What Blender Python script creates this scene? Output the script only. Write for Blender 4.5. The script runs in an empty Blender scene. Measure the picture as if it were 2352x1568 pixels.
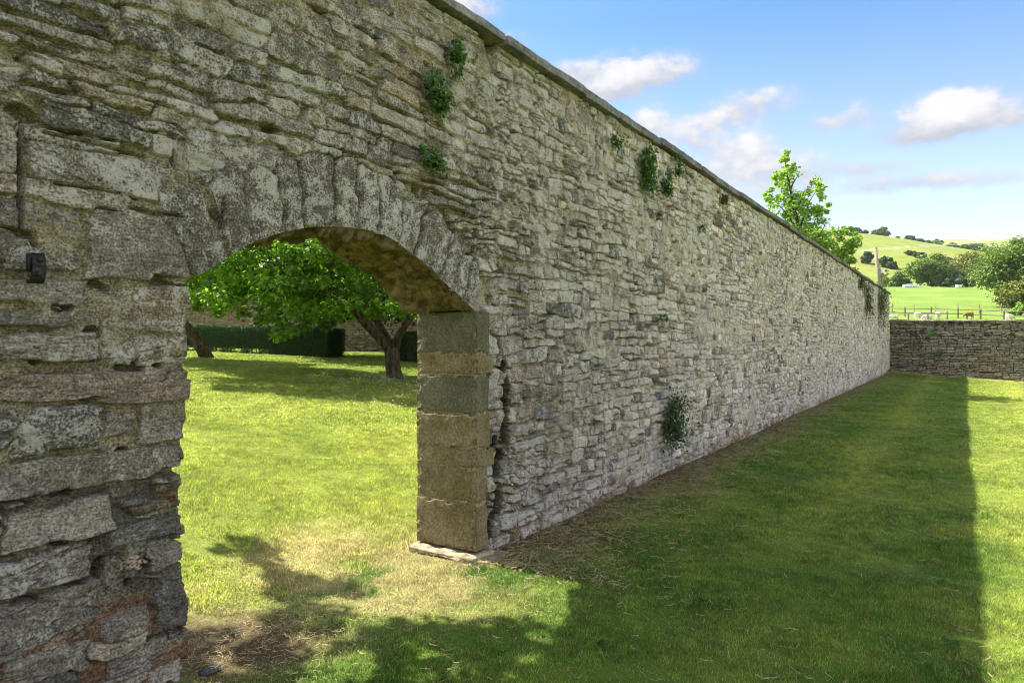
import bpy, math, random
import numpy as np
from mathutils import Vector, Matrix, Quaternion

R = math.radians
rng = np.random.default_rng(7)
random.seed(7)
scene = bpy.context.scene
col = scene.collection

# ------------------------------------------------------------------ camera
F = 1600.0                       # focal length in units of a 2352 px wide picture
cam_d = bpy.data.cameras.new('camera')
cam = bpy.data.objects.new('camera', cam_d); col.objects.link(cam)
EYE = 1.6
cam.location = (0, 0, EYE); cam.rotation_euler = (R(90), 0, 0)
cam_d.sensor_width = 36; cam_d.lens = F / 2352 * 36
cam_d.shift_y = -0.0013
cam_d.clip_start = 0.05; cam_d.clip_end = 9000
scene.camera = cam

# wall frame: s along the wall (away), q behind the wall, origin at the near foot of the door jamb
DX, DY = 0.5417, 0.8406
PX, PY = -0.29, 5.08
TH = 0.516
WM = Matrix(((DX, -DY, 0, PX), (DY, DX, 0, PY), (0, 0, 1, 0), (0, 0, 0, 1)))
def W(s, q, h=0.0): return Vector((PX + DX*s - DY*q, PY + DY*s + DX*q, h))
def toW(x, y):
    dx, dy = x - PX, y - PY
    return DX*dx + DY*dy, -DY*dx + DX*dy          # s, q
def wallpt(xd, yd):
    u = (xd - 1176) / F
    s = (u*PY - PX) / (DX - u*DY)
    z = PY + DY*s
    return s, EYE + (781 - yd) / F * z, z
def at(xd, yd, Y): return Vector(((xd - 1176)/F*Y, Y, EYE + (781 - yd)/F*Y))

# ------------------------------------------------------------------ light
SUN_EL = 52.3
tr = math.radians(-0.4)
tx = DY*math.cos(tr) + DX*math.sin(tr); ty = -DX*math.cos(tr) + DY*math.sin(tr)   # horizontal travel of light
sd = Vector((-tx*math.cos(R(SUN_EL)), -ty*math.cos(R(SUN_EL)), math.sin(R(SUN_EL))))   # towards the sun
sl = bpy.data.lights.new('sun', 'SUN'); so = bpy.data.objects.new('sun', sl); col.objects.link(so)
sl.energy = 5.0; sl.angle = R(0.55); sl.color = (1.0, 0.95, 0.84)
so.rotation_euler = sd.to_track_quat('Z', 'Y').to_euler(); so.location = (-20, 10, 30)

world = bpy.data.worlds.new('World'); scene.world = world; world.use_nodes = True
nt = world.node_tree; N = nt.nodes; Lk = nt.links; N.clear()
def wn(t, **k):
    n = N.new(t)
    for a, b in k.items(): setattr(n, a, b)
    return n
def M_(op, a, b=None, c=None, clamp=False):
    n = wn('ShaderNodeMath', operation=op); n.use_clamp = clamp
    for i, v in enumerate((a, b, c)):
        if v is None: continue
        if isinstance(v, (int, float)): n.inputs[i].default_value = v
        else: Lk.new(v, n.inputs[i])
    return n.outputs[0]
def MR(v, a, b, c, d, t='SMOOTHSTEP'):
    n = wn('ShaderNodeMapRange', interpolation_type=t)
    Lk.new(v, n.inputs[0])
    for i, x in enumerate((a, b, c, d)): n.inputs[i+1].default_value = x
    return n.outputs[0]
sky = wn('ShaderNodeTexSky', sky_type='NISHITA'); sky.sun_disc = False
sky.sun_elevation = R(SUN_EL); sky.sun_rotation = math.atan2(sd.x, sd.y)
sky.air_density = 1.0; sky.dust_density = 0.7; sky.ozone_density = 2.5; sky.altitude = 100
tc = wn('ShaderNodeTexCoord')
sep = wn('ShaderNodeSeparateXYZ'); Lk.new(tc.outputs['Generated'], sep.inputs[0])
az = M_('ARCTAN2', sep.outputs[0], sep.outputs[1]); el = M_('ARCSINE', sep.outputs[2])
nz1 = wn('ShaderNodeTexNoise'); nz1.inputs['Scale'].default_value = 17; nz1.inputs['Detail'].default_value = 9; nz1.inputs['Roughness'].default_value = 0.62
cmb = wn('ShaderNodeCombineXYZ'); Lk.new(az, cmb.inputs[0]); Lk.new(M_('MULTIPLY', el, 1.5), cmb.inputs[1])
Lk.new(cmb.outputs[0], nz1.inputs['Vector'])
nz2 = wn('ShaderNodeTexNoise'); nz2.inputs['Scale'].default_value = 60; nz2.inputs['Detail'].default_value = 6
Lk.new(cmb.outputs[0], nz2.inputs['Vector'])
# clouds: (x, y, rx, ry, weight) measured on the photograph, turned into azimuth and elevation
CL = [(1480,165,150,50,1.15),(1405,205,75,35,1.0),(1325,160,90,28,.85),(1075,15,95,45,1.1),(1190,90,70,22,.5),
      (1735,235,130,42,.85),(1650,275,80,26,.6),(1485,280,60,40,1.05),(1590,315,80,45,.95),(1715,345,120,50,.95),(1830,385,120,36,.8),
      (1640,395,190,35,.6),(1900,280,65,24,.72),(1975,255,42,34,.62),(2150,270,170,52,1.15),(2215,250,95,55,1.1),(2335,260,50,38,.8),(2110,310,120,30,.7),
      (2000,385,130,20,.5),(2080,420,190,28,.55),(2280,410,150,30,.6),(1780,440,300,40,.5),(2150,470,260,22,.32)]
dens = None; shade = None
for (cx, cy, rx, ry, w) in CL:
    u = (cx-1176)/F; v = (781-cy)/F; a0 = math.atan(u); L_ = math.sqrt(1+u*u); e0 = math.atan(v/L_)
    ra = rx/F*math.cos(a0)**2; re = ry/F/L_
    da = M_('MULTIPLY', M_('SUBTRACT', az, a0), 1/ra); de = M_('MULTIPLY', M_('SUBTRACT', el, e0), 1/re)
    r2 = M_('ADD', M_('MULTIPLY', da, da), M_('MULTIPLY', de, de))
    g = M_('MULTIPLY', M_('EXPONENT', M_('MULTIPLY', r2, -1.5)), w)
    gs = M_('MULTIPLY', g, M_('ADD', M_('MULTIPLY', de, 0.55), 0.35 if w > .55 else .1))
    dens = g if dens is None else M_('ADD', dens, g)
    shade = gs if shade is None else M_('ADD', shade, gs)
# unseen cloud outside the pictured sky, over-bright to add fill light on the wall
off = MR(az, 0.66, 0.9, 0, 1); off2 = MR(az, -0.35, -0.1, 1, 0)
nzb = wn('ShaderNodeTexNoise'); nzb.inputs['Scale'].default_value = 3.2; nzb.inputs['Detail'].default_value = 5
Lk.new(tc.outputs['Generated'], nzb.inputs['Vector'])
fill_cloud = M_('MULTIPLY', M_('MAXIMUM', off, off2), MR(nzb.outputs[0], .44, .6, 0, 1))
dens = M_('ADD', dens, fill_cloud)
nn = M_('ADD', M_('MULTIPLY', M_('SUBTRACT', nz1.outputs[0], .5), 3.2), M_('MULTIPLY', M_('SUBTRACT', nz2.outputs[0], .5), 1.0))
dn = M_('MULTIPLY', dens, M_('ADD', 1.0, nn))
alpha = M_('MULTIPLY', MR(dn, .12, 1.0, 0, 1), M_('MULTIPLY', MR(el, 0.02, 0.12, 0, 1), .97))
shd = MR(M_('ADD', shade, M_('MULTIPLY', nn, .45)), -.15, .75, 0, 1)
mixc = wn('ShaderNodeMix', data_type='RGBA'); Lk.new(shd, mixc.inputs['Factor'])
mixc.inputs[6].default_value = (2.15, 2.25, 2.6, 1); mixc.inputs[7].default_value = (4.1, 4.02, 4.05, 1)
mixs = wn('ShaderNodeMix', data_type='RGBA'); Lk.new(alpha, mixs.inputs['Factor'])
SKY_HUE = wn('ShaderNodeHueSaturation'); SKY_HUE.inputs['Saturation'].default_value = 1.3
Lk.new(sky.outputs[0], SKY_HUE.inputs['Color']); Lk.new(MR(el, 0.0, .42, .5, 1.28, 'LINEAR'), SKY_HUE.inputs['Saturation'])
Lk.new(SKY_HUE.outputs[0], mixs.inputs[6]); 
gb = wn('ShaderNodeMix', data_type='RGBA'); Lk.new(M_('MINIMUM', fill_cloud, 1.0), gb.inputs['Factor']); Lk.new(mixc.outputs[2], gb.inputs[6]); gb.inputs[7].default_value = (16, 14.8, 14.2, 1)
Lk.new(gb.outputs[2], mixs.inputs[7])
bg = wn('ShaderNodeBackground'); bg.inputs[1].default_value = 0.068; Lk.new(mixs.outputs[2], bg.inputs[0])
wo = wn('ShaderNodeOutputWorld'); Lk.new(bg.outputs[0], wo.inputs[0])

scene.view_settings.view_transform = 'Standard'; scene.view_settings.look = 'None'
scene.view_settings.gamma = 1; scene.view_settings.use_curve_mapping = False
scene.view_settings.exposure = 1.78
scene.render.engine = 'CYCLES'
scene.cycles.filter_width = 1.0
scene.cycles.max_bounces = 8; scene.cycles.diffuse_bounces = 4; scene.cycles.transmission_bounces = 4

# ------------------------------------------------------------------ numpy noise
_T = np.random.default_rng(3).random((256, 256)).astype(np.float32)
def vn(x, y):
    x = np.asarray(x, dtype=np.float64); y = np.asarray(y, dtype=np.float64)
    xi = np.floor(x).astype(np.int64); yi = np.floor(y).astype(np.int64)
    fx = x-xi; fy = y-yi
    fx = fx*fx*fx*(fx*(fx*6-15)+10); fy = fy*fy*fy*(fy*(fy*6-15)+10)
    a = _T[xi & 255, yi & 255]; b = _T[(xi+1) & 255, yi & 255]; c = _T[xi & 255, (yi+1) & 255]; d = _T[(xi+1) & 255, (yi+1) & 255]
    return (a*(1-fx)+b*fx)*(1-fy)+(c*(1-fx)+d*fx)*fy
def fbm(x, y, o=4, g=.5):
    t = 0; a = 1; n = 0
    for i in range(o):
        t = t + a*vn(x*2**i+17.3*i, y*2**i+5.1*i); n += a; a *= g
    return t/n*2-1
def sm(x, a, b):
    t = np.clip((x-a)/(b-a), 0, 1); return t*t*(3-2*t)

# ------------------------------------------------------------------ helpers
def tag(o, label=None, cat=None, group=None, kind=None):
    if label: o['label'] = label
    if cat: o['category'] = cat
    if group: o['group'] = group
    if kind: o['kind'] = kind
    return o
def empty(name, loc=(0,0,0), mat=None):
    o = bpy.data.objects.new(name, None); col.objects.link(o)
    if mat is not None: o.matrix_world = mat
    else: o.location = loc
    return o
def mesh_obj(name, v, f, mat, parent=None, smooth=True, cols=None, attrs=None, world_mat=None, matidx=None):
    v = np.asarray(v, dtype=np.float32).reshape(-1, 3)
    me = bpy.data.meshes.new(name)
    if isinstance(f, np.ndarray):
        k = f.shape[1]
        me.vertices.add(len(v)); me.vertices.foreach_set('co', v.ravel())
        me.loops.add(f.size); me.loops.foreach_set('vertex_index', f.ravel().astype(np.int32))
        me.polygons.add(len(f)); me.polygons.foreach_set('loop_start', np.arange(0, f.size, k, dtype=np.int32))
        me.update(calc_edges=True)
    else:
        me.from_pydata(v.tolist(), [], f); me.update()
    me.polygons.foreach_set('use_smooth', np.full(len(me.polygons), smooth))
    if cols is not None:
        c = np.ones((len(v), 4), np.float32); c[:, :3] = cols
        a = me.color_attributes.new('Col', 'FLOAT_COLOR', 'POINT'); a.data.foreach_set('color', c.ravel())
    for k_, arr in (attrs or {}).items():
        a = me.attributes.new(k_, 'FLOAT', 'POINT'); a.data.foreach_set('value', np.asarray(arr, np.float32).ravel())
    me.materials.append(mat)
    o = bpy.data.objects.new(name, me); col.objects.link(o)
    if parent is not None: o.parent = parent
    if world_mat is not None: o.matrix_world = world_mat
    return o
def gridfaces(nu, nv):                   # index = i*nv + j
    i, j = np.meshgrid(np.arange(nu-1), np.arange(nv-1), indexing='ij')
    a = (i*nv+j).ravel()
    return np.stack([a, a+nv, a+nv+1, a+1], 1)
def box_mesh(cx, cy, cz, sx, sy, sz, n=6, amp=.004, seed=0, bev=.01, chip=0):
    # a subdivided, rounded and slightly uneven block
    fs = []; vs = []; base = 0
    for ax in range(3):
        for sg in (-1, 1):
            t = np.linspace(-1, 1, n+1)
            a, b = np.meshgrid(t, t, indexing='ij')
            p = np.zeros((n+1, n+1, 3)); o = [k for k in range(3) if k != ax]
            p[..., ax] = sg; p[..., o[0]] = a; p[..., o[1]] = b
            vs.append(p.reshape(-1, 3)); g = gridfaces(n+1, n+1)+base
            if (sg > 0) == (ax == 1): g = g[:, ::-1]
            fs.append(g); base += (n+1)**2
    v = np.concatenate(vs); f = np.concatenate(fs)
    h = np.array([sx, sy, sz])/2
    q = v*h; inner = h-bev
    c = np.clip(q, -inner, inner); d = q-c; L = np.linalg.norm(d, axis=1, keepdims=True)
    q = np.where(L > 1e-9, c+d/np.maximum(L, 1e-9)*np.minimum(L, bev), q)
    dirn = v/np.linalg.norm(v, axis=1, keepdims=True)
    nn_ = fbm(q[:, 0]*9+seed*3.1+q[:, 2]*7, q[:, 1]*9+q[:, 2]*8+seed, 4)
    q = q+dirn*nn_[:, None]*amp
    if chip:
        ne = (np.abs(v) > .9).sum(1) >= 2
        cn = np.clip(fbm(q[:, 0]*23+seed*5.3+q[:, 2]*19, q[:, 1]*21+q[:, 2]*17+seed, 3)-.05, 0, 1)
        q = q-np.sign(v)*(np.abs(v) > .9)*(ne*cn)[:, None]*chip
    return q+np.array([cx, cy, cz]), f
class MB:
    def __init__(s): s.v = []; s.f = []; s.n = 0
    def add(s, v, f):
        s.v.append(np.asarray(v, float)); s.f += [[int(i)+s.n for i in q] for q in f]; s.n += len(v); return s
    def box(s, c, d, rot=None, taper=1.0):
        c = np.array(c, float); P = []
        for z in (-1, 1):
            k = taper if z > 0 else 1
            for x, y in ((-1,-1),(1,-1),(1,1),(-1,1)): P.append([x*d[0]/2*k, y*d[1]/2*k, z*d[2]/2])
        P = np.array(P)
        if rot is not None: P = P @ np.array(rot).T
        return s.add(P+c, [(0,3,2,1),(4,5,6,7),(0,1,5,4),(1,2,6,5),(2,3,7,6),(3,0,4,7)])
    def tube(s, pts, rad, seg=8, cap=True, wob=0):
        pts = [Vector(p) for p in pts]
        if not hasattr(rad, '__len__'): rad = [rad]*len(pts)
        V = []; Fc = []; ref = Vector((0.13, .21, 1))
        for i, p in enumerate(pts):
            t = (pts[min(i+1, len(pts)-1)]-pts[max(i-1, 0)]).normalized()
            if abs(t.dot(ref.normalized())) > .95: ref = Vector((1, .1, 0))
            a = t.cross(ref).normalized(); b = t.cross(a).normalized()
            for k in range(seg):
                an = 2*math.pi*k/seg; r = rad[i]*(1+wob*math.sin(k*2.3+i*1.1)+wob*.6*math.sin(k*5+i*2.7))
                V.append(p+a*math.cos(an)*r+b*math.sin(an)*r)
        for i in range(len(pts)-1):
            for k in range(seg):
                Fc.append((i*seg+k, i*seg+(k+1)%seg, (i+1)*seg+(k+1)%seg, (i+1)*seg+k))
        if cap: Fc.append(tuple(range(seg))[::-1]); Fc.append(tuple((len(pts)-1)*seg+k for k in range(seg)))
        return s.add([list(v) for v in V], Fc)
    def build(s, name, mat, parent=None, smooth=True):
        return mesh_obj(name, np.concatenate(s.v), s.f, mat, parent, smooth)

# ------------------------------------------------------------------ materials
def mat(name):
    m = bpy.data.materials.new(name); m.use_nodes = True
    t = m.node_tree; t.nodes.clear()
    return m, t
class NG:
    def __init__(s, t): s.t = t
    def n(s, ty, ins=None, **k):
        x = s.t.nodes.new(ty)
        for a, b in k.items(): setattr(x, a, b)
        for a, b in (ins or {}).items():
            if hasattr(b, 'is_linked') or isinstance(b, bpy.types.NodeSocket): s.t.links.new(b, x.inputs[a])
            else: x.inputs[a].default_value = b
        return x
    def noise(s, vec, sc, det=5, ro=.55, dist=0):
        return s.n('ShaderNodeTexNoise', {'Vector': vec, 'Scale': sc, 'Detail': det, 'Roughness': ro, 'Distortion': dist}).outputs[0]
    def mr(s, v, a, b, c=0., d=1.):
        return s.n('ShaderNodeMapRange', {0: v, 1: a, 2: b, 3: c, 4: d}, interpolation_type='SMOOTHSTEP').outputs[0]
    def mix(s, f, a, b, bt='MIX'):
        return s.n('ShaderNodeMix', {0: f, 6: a, 7: b}, data_type='RGBA', blend_type=bt).outputs[2]
    def m(s, op, a, b=0.):
        return s.n('ShaderNodeMath', {0: a, 1: b}, operation=op).outputs[0]
    def sc(s, vec, x, y, z):
        return s.n('ShaderNodeMapping', {'Vector': vec, 'Scale': (x, y, z)}).outputs[0]
    def out(s, base, rough, bumps=(), spec=.2, trans=None, tc=None):
        nrm = None
        for h, st, d in bumps:
            b = s.n('ShaderNodeBump', {'Height': h, 'Strength': st, 'Distance': d})
            if nrm is not None: s.t.links.new(nrm, b.inputs['Normal'])
            nrm = b.outputs[0]
        p = s.n('ShaderNodeBsdfPrincipled', {'Base Color': base, 'Roughness': rough, 'Specular IOR Level': spec})
        if nrm is not None: s.t.links.new(nrm, p.inputs['Normal'])
        sh = p.outputs[0]
        if trans:
            tb = s.n('ShaderNodeBsdfTranslucent', {'Color': tc if tc is not None else base})
            sh = s.n('ShaderNodeMixShader', {0: trans, 1: sh, 2: tb.outputs[0]}).outputs[0]
        o = s.n('ShaderNodeOutputMaterial', {'Surface': sh})

def wall_material(name, lich=(.52, .51, .42), fine=1.0):
    m, t = mat(name); g = NG(t)
    oc = g.n('ShaderNodeTexCoord').outputs['Object']
    c = g.n('ShaderNodeAttribute', attribute_name='Col').outputs['Color']
    la = g.n('ShaderNodeAttribute', attribute_name='lich').outputs['Fac']
    stn = g.n('ShaderNodeAttribute', attribute_name='stone').outputs['Fac']
    n1 = g.noise(oc, 10*fine, 10, .76, .5); n2 = g.noise(oc, 95*fine, 5, .7); n3 = g.noise(oc, 3.2, 4, .6)
    lam = g.noise(g.sc(oc, 5, 5, 60), 2.2*fine, 6, .7, .8)
    # tonal mottling of the stone itself
    base = g.mix(g.m('ADD', g.m('MULTIPLY', g.mr(lam, .32, .68), .6), g.m('MULTIPLY', g.mr(n1, .4, .6), .4)), g.mix(1., c, (.42, .41, .38, 1), 'MULTIPLY'), g.mix(1., c, (1.4, 1.36, 1.25, 1), 'MULTIPLY'))
    base = g.mix(1., base, g.mix(g.mr(n2, .3, .7), (.33, .33, .33, 1), (1.6, 1.58, 1.54, 1)), 'MULTIPLY')
    base = g.mix(g.mr(n3, .35, .7, 0, .3), base, g.mix(1., base, (1.1, .98, .75, 1), 'MULTIPLY'))
    # pale crust lichen in blotches with grainy edges
    lm = g.m('ADD', g.m('ADD', g.m('MULTIPLY', n1, .8), g.m('MULTIPLY', n2, .55)), g.m('MULTIPLY', la, .30))
    lm = g.mr(lm, .82, .92)
    lm = g.m('MULTIPLY', lm, g.m('ADD', g.m('MULTIPLY', stn, .65), .35))
    lc = g.mix(g.noise(oc, 40, 2), tuple(x*.72 for x in lich)+(1,), tuple(x*1.25 for x in lich)+(1,))
    base = g.mix(g.m('MULTIPLY', lm, .85), base, lc)
    # black specks
    sp = g.mr(g.noise(oc, 120*fine, 4, .6, .4), .60, .70)
    sp = g.m('MULTIPLY', sp, g.mr(n1, .62, .42))
    base = g.mix(g.m('MULTIPLY', sp, .75), base, (.025, .027, .022, 1))
    g.out(base, .93, [(n2, 1., .014), (g.m('MULTIPLY', lam, g.mr(n3, .4, .62)), .7, .03), (n1, .9, .035)], spec=.12)
    return m
M = {}
M['wall'] = wall_material('lichened_rubble', (.60, .575, .51))
M['crosswall'] = wall_material('brown_rubble', (.34, .33, .29), .5)

def simple_stone(name, c1, c2, sc=30, rough=.9, bump=.5, dist=.004, dark=None, sc2=4):
    m, t = mat(name); g = NG(t)
    oc = g.n('ShaderNodeTexCoord').outputs['Object']
    a = g.noise(oc, sc, 8, .7); b = g.noise(oc, sc2, 4, .6); c = g.noise(oc, sc*2.4, 4, .7)
    base = g.mix(g.mr(b, .35, .65), c1+(1,), c2+(1,))
    base = g.mix(1., base, g.mix(g.mr(a, .3, .7), (.5, .5, .5, 1), (1.45, 1.45, 1.45, 1)), 'MULTIPLY')
    base = g.mix(g.mr(c, .6, .72, 0, .6), base, (c2[0]*1.6, c2[1]*1.6, c2[2]*1.6, 1))
    if dark: base = g.mix(g.mr(g.noise(oc, sc*.5, 6, .65), .55, .7, 0, .8), base, dark+(1,))
    g.out(base, rough, [(a, bump, dist*2), (c, bump*.8, dist)], spec=.15)
    return m
M['ashlar_olive'] = simple_stone('olive_ashlar', (.17, .135, .06), (.26, .22, .125), 55, dist=.010, bump=.9, dark=(.09, .07, .03))
M['ashlar_grey'] = simple_stone('grey_ashlar', (.12, .115, .07), (.18, .165, .10), 55, dist=.010, bump=.9, dark=(.07, .065, .04))
M['ashlar_joint'] = simple_stone('joint_mortar', (.30, .22, .12), (.22, .17, .10), 60)
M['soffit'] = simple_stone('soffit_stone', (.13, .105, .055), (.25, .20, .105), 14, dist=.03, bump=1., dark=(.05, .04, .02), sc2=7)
M['coping'] = simple_stone('coping_slate', (.10, .10, .10), (.19, .188, .185), 22, dist=.006, dark=(.06, .065, .055))
M['slab'] = simple_stone('plinth_stone', (.20, .16, .10), (.30, .255, .17), 20, dist=.01)
M['darkstone'] = simple_stone('dark_slate', (.05, .055, .06), (.09, .09, .09), 20)
M['iron'] = simple_stone('black_iron', (.012, .012, .013), (.03, .028, .026), 60, rough=.55, dist=.001)

def bark(name, c1, c2):
    m, t = mat(name); g = NG(t)
    oc = g.n('ShaderNodeTexCoord').outputs['Object']
    a = g.noise(g.sc(oc, 18, 18, 4), 1.2, 7, .7, .6); b = g.noise(oc, 5, 5, .6)
    base = g.mix(g.mr(a, .35, .65), c1+(1,), c2+(1,))
    base = g.mix(g.mr(b, .55, .7, 0, .6), base, (.22, .22, .15, 1))
    g.out(base, .95, [(a, .9, .03)], spec=.1)
    return m
M['bark'] = bark('rough_bark', (.03, .024, .017), (.14, .11, .075))
M['wood'] = bark('weathered_wood', (.16, .14, .10), (.30, .27, .20))

def leafmat(name, c, var=.5, trans=.45, tcol=None, rough=.5):
    m, t = mat(name); g = NG(t)
    at_ = g.n('ShaderNodeAttribute', attribute_name='rnd').outputs['Fac']
    c1 = tuple(x*(1-var) for x in c)+(1,); c2 = tuple(min(1, x*(1+var)) for x in c)+(1,)
    base = g.mix(at_, c1, c2)
    tcx = g.mix(1., base, tcol+(1,), 'MULTIPLY') if tcol else base
    g.out(base, rough, [], spec=.25, trans=trans, tc=tcx)
    return m
M['leaf_garden'] = leafmat('garden_leaf', (.10, .20, .018), .7, .45, (2.1, 2.0, .9))
M['leaf_hedge'] = leafmat('hedge_leaf', (.035, .075, .016), .5, .25)
M['leaf_tree'] = leafmat('sycamore_leaf', (.19, .31, .06), .5, .5, (1.6, 1.6, 1.))
M['leaf_far'] = leafmat('far_leaf', (.12, .19, .03), .4, .25)
M['leaf_far_dark'] = leafmat('dark_far_leaf', (.085, .14, .05), .4, .2)
M['leaf_far_olive'] = leafmat('olive_far_leaf', (.16, .19, .04), .4, .25)
M['leaf_wall'] = leafmat('wall_plant_leaf', (.06, .13, .02), .5, .35, (1.6, 1.6, .9))
M['leaf_moss'] = leafmat('moss_leaf', (.085, .115, .022), .5, .25)
M['petal'] = leafmat('white_petal', (.6, .6, .55), .15, .2)
M['straw'] = leafmat('dry_straw', (.36, .28, .15), .45, .2, rough=.8)

def attr_mat(name, trans=0, spec=.1, rough=.8, mott=True):
    m, t = mat(name); g = NG(t)
    c = g.n('ShaderNodeAttribute', attribute_name='Col').outputs['Color']
    if mott:
        oc = g.n('ShaderNodeTexCoord').outputs['Object']
        n1 = g.noise(oc, 45, 6, .7); n2 = g.noise(oc, 2.5, 5, .6); n3 = g.noise(oc, .12, 5, .6)
        b = g.mix(1., c, g.mix(n1, (.45, .45, .45, 1), (1.5, 1.5, 1.5, 1)), 'MULTIPLY')
        b = g.mix(1., b, g.mix(n2, (.75, .8, .7, 1), (1.25, 1.2, 1.2, 1)), 'MULTIPLY')
        b = g.mix(1., b, g.mix(g.mr(n3, .35, .65), (.85, .92, .8, 1), (1.15, 1.08, 1.1, 1)), 'MULTIPLY')
        g.out(b, rough, [(n1, .7, .03)], spec=spec)
    else:
        g.out(c, rough, [], spec=spec, trans=trans, tc=c)
    return m
M['ground'] = attr_mat('turf')
M['blade'] = attr_mat('grass_blade', trans=.5, spec=.25, rough=.55, mott=False)

# ------------------------------------------------------------------ terrain
FY = np.array([30, 38, 60, 85, 95, 105, 130, 200, 240, 330.]); FZ = np.array([.2, .8, 2.2, 3.5, 4.7, 5.6, 8.4, 16.9, 18.5, 31.])
def field(x, y):
    f = np.interp(y, FY, FZ)
    u = np.clip(x/np.maximum(y, 1), -1, 2)
    ridge = 93 - (np.clip(x/np.maximum(y, 1), -.3, 1.2)-.497)*100 + 3*fbm(x/70., y/90., 4) + 1.5*np.sin(x/40.)
    t = sm(y, 230, 620)
    t = t*.8+.2*np.clip((y-230)/390, 0, 1)
    hill = ridge*t + f*(1-t)
    drop = sm(y, 640, 1000); hill = hill*(1-drop)+45*drop
    far = (275+10*np.sin(x/260.+.3))*sm(y, 1050, 1850)*sm(x, 850, 1080) + (190)*sm(y, 1100, 1850)*(1-sm(x, 850, 1080))
    return np.maximum(hill, far)
def terrain(x, y):
    x = np.asarray(x, float); y = np.asarray(y, float)
    s, q = toW(x, y)
    lawn = np.where(q > TH, 1.35*(1-np.exp(-np.maximum(q-TH, 0)/8)), 0)
    lawn = lawn - .055*np.clip(-q, 0, 9)*sm(s, 8, 32) + .018*fbm(x*.8, y*.8, 3)
    side = sm(q, -.2, .3)
    edge0 = 35.25*(1-side)+24*side; edge1 = 35.6*(1-side)+52*side
    b = np.clip((s-edge0)/(edge1-edge0), 0, 1)
    # garden back wall: ground carries on level behind it
    return lawn*(1-b) + field(x, y)*b
def gz(x, y): return float(terrain(np.array([x]), np.array([y]))[0])

def wcoord(xd, yd):      # foot pixel on flat ground -> (x, y)
    Y = EYE*F/(yd-781); return (xd-1176)/F*Y, Y
def lawncol(x, y):
    s, q = toW(x, y)
    n1 = fbm(x*1.9, y*1.9, 5); n2 = fbm(x*.35+9, y*.35, 4); n3 = fbm(x*5+3, y*5, 4)
    green = np.stack([.115+.02*n1+.03*n3, .20+.02*n1+.025*n3, .026+.004*n1], -1)
    yell = np.array([.47, .50, .095]); straw = np.array([.52, .42, .21]); soil = np.array([.12, .078, .045])
    c = green
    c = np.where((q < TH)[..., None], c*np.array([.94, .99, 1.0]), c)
    # yellow-green dry areas; sunlight also painted in: garden and strip past the wall's shadow
    perp = -q
    band = np.exp(-((perp-1.9-.1*n2)/.32)**2)*.65+np.exp(-((perp-4.6)/.5)**2)*.9+np.exp(-((perp-6.3)/.4)**2)*.7
    band = band*np.where(perp > 3.2, 1, sm(s, -2, 6))
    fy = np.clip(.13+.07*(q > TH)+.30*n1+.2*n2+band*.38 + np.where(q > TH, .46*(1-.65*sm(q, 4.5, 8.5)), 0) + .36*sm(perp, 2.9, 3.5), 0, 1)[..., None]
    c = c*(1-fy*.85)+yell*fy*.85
    # straw patches
    def blob(sx, sy, rx, ry, rot=0): 
        dx = x-sx; dy = y-sy
        return np.exp(-((dx*math.cos(rot)+dy*math.sin(rot))/rx)**2-((-dx*math.sin(rot)+dy*math.cos(rot))/ry)**2)
    door = np.exp(-((s+.75)/1.0)**2-((q-.35)/.95)**2)*1.0 + blob(*wcoord(1010, 1290), .7, .55)*.7
    fs = np.clip(door*(1+1.3*n1+.7*n3)-.2, 0, .65)
    wl = sm(.85+.45*n1-.3*sm(s, 4, 20)-perp, .0, .8)*(perp > -.1)*sm(s, -.25, .4)
    wl = wl*(s < 36)
    fs = np.maximum(fs, .55*wl*(.55+.45*np.clip(n3*2+.4, 0, 1)))
    fw = sm(1.1+.5*n2-perp*0-(35.2-s), 0, .9)*(s < 35.5)*(perp > 0)
    fs = np.maximum(fs, .6*fw)
    br = blob(*wcoord(520, 1480), .42, .36)*1.15
    fs = np.maximum(fs, np.clip(br*(1+.5*n3), 0, .8)); fs = np.clip(fs, 0, 1)[..., None]
    c = c*(1-fs)+straw*fs
    fb = np.maximum(np.clip(br*1.35*(1+n3)-.15, 0, .88), wl*np.clip(.75-perp*1.1+.6*n1, 0, .85))
    fb = np.maximum(fb, blob(*wcoord(1290, 1235), .5, .22)*.8)
    fb = np.clip(fb, 0, .9)[..., None]
    c = c*(1-fb)+soil*fb
    # bright field and hill beyond the cross wall
    fld = np.array([.125, .19, .035])*(1+.12*n2[..., None])
    nh = fbm(x/23., y/60., 5); nb = fbm(x/9., y/14., 4)
    hill = np.array([.16, .20, .035])*(1+.3*nh[..., None])
    brown = np.array([.17, .15, .06])
    fbw = np.clip(nh*1.6+.1-.3*nb, 0, .75)[..., None]
    hill = hill*(1-fbw)+brown*fbw
    hb = sm(y, 215, 330+0*x)[..., None]
    far = np.where(s[..., None] > 35.5, 1., sm(q, 24, 30)[..., None])
    return c*(1-far)+(fld*(1-hb)+hill*hb)*far
def axis(a0, a1, st, lo, hi, gr=1.16):
    c = list(np.arange(a0, a1, st)); d = st; v = c[-1]
    while v < hi: d *= gr; v += d; c.append(v)
    d = st; v = a0; pre = []
    while v > lo: d *= gr; v -= d; pre.append(v)
    return np.array(pre[::-1]+c)
xs = axis(-12, 24, .1, -2600, 3000, 1.07); ys = axis(-1, 37, .1, -2200, 3000, 1.035)
X, Y = np.meshgrid(xs, ys, indexing='ij')
Z = terrain(X, Y)
ground_cols = lawncol(X.ravel(), Y.ravel()); s_g, q_g = toW(X.ravel(), Y.ravel())
blade_shade = (1-sm(q_g, 24, 30))*(s_g < 35.5); ground_cols = ground_cols*(1-.38*blade_shade)[:, None]  # shade of the blades on each other put into the turf colour
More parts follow.
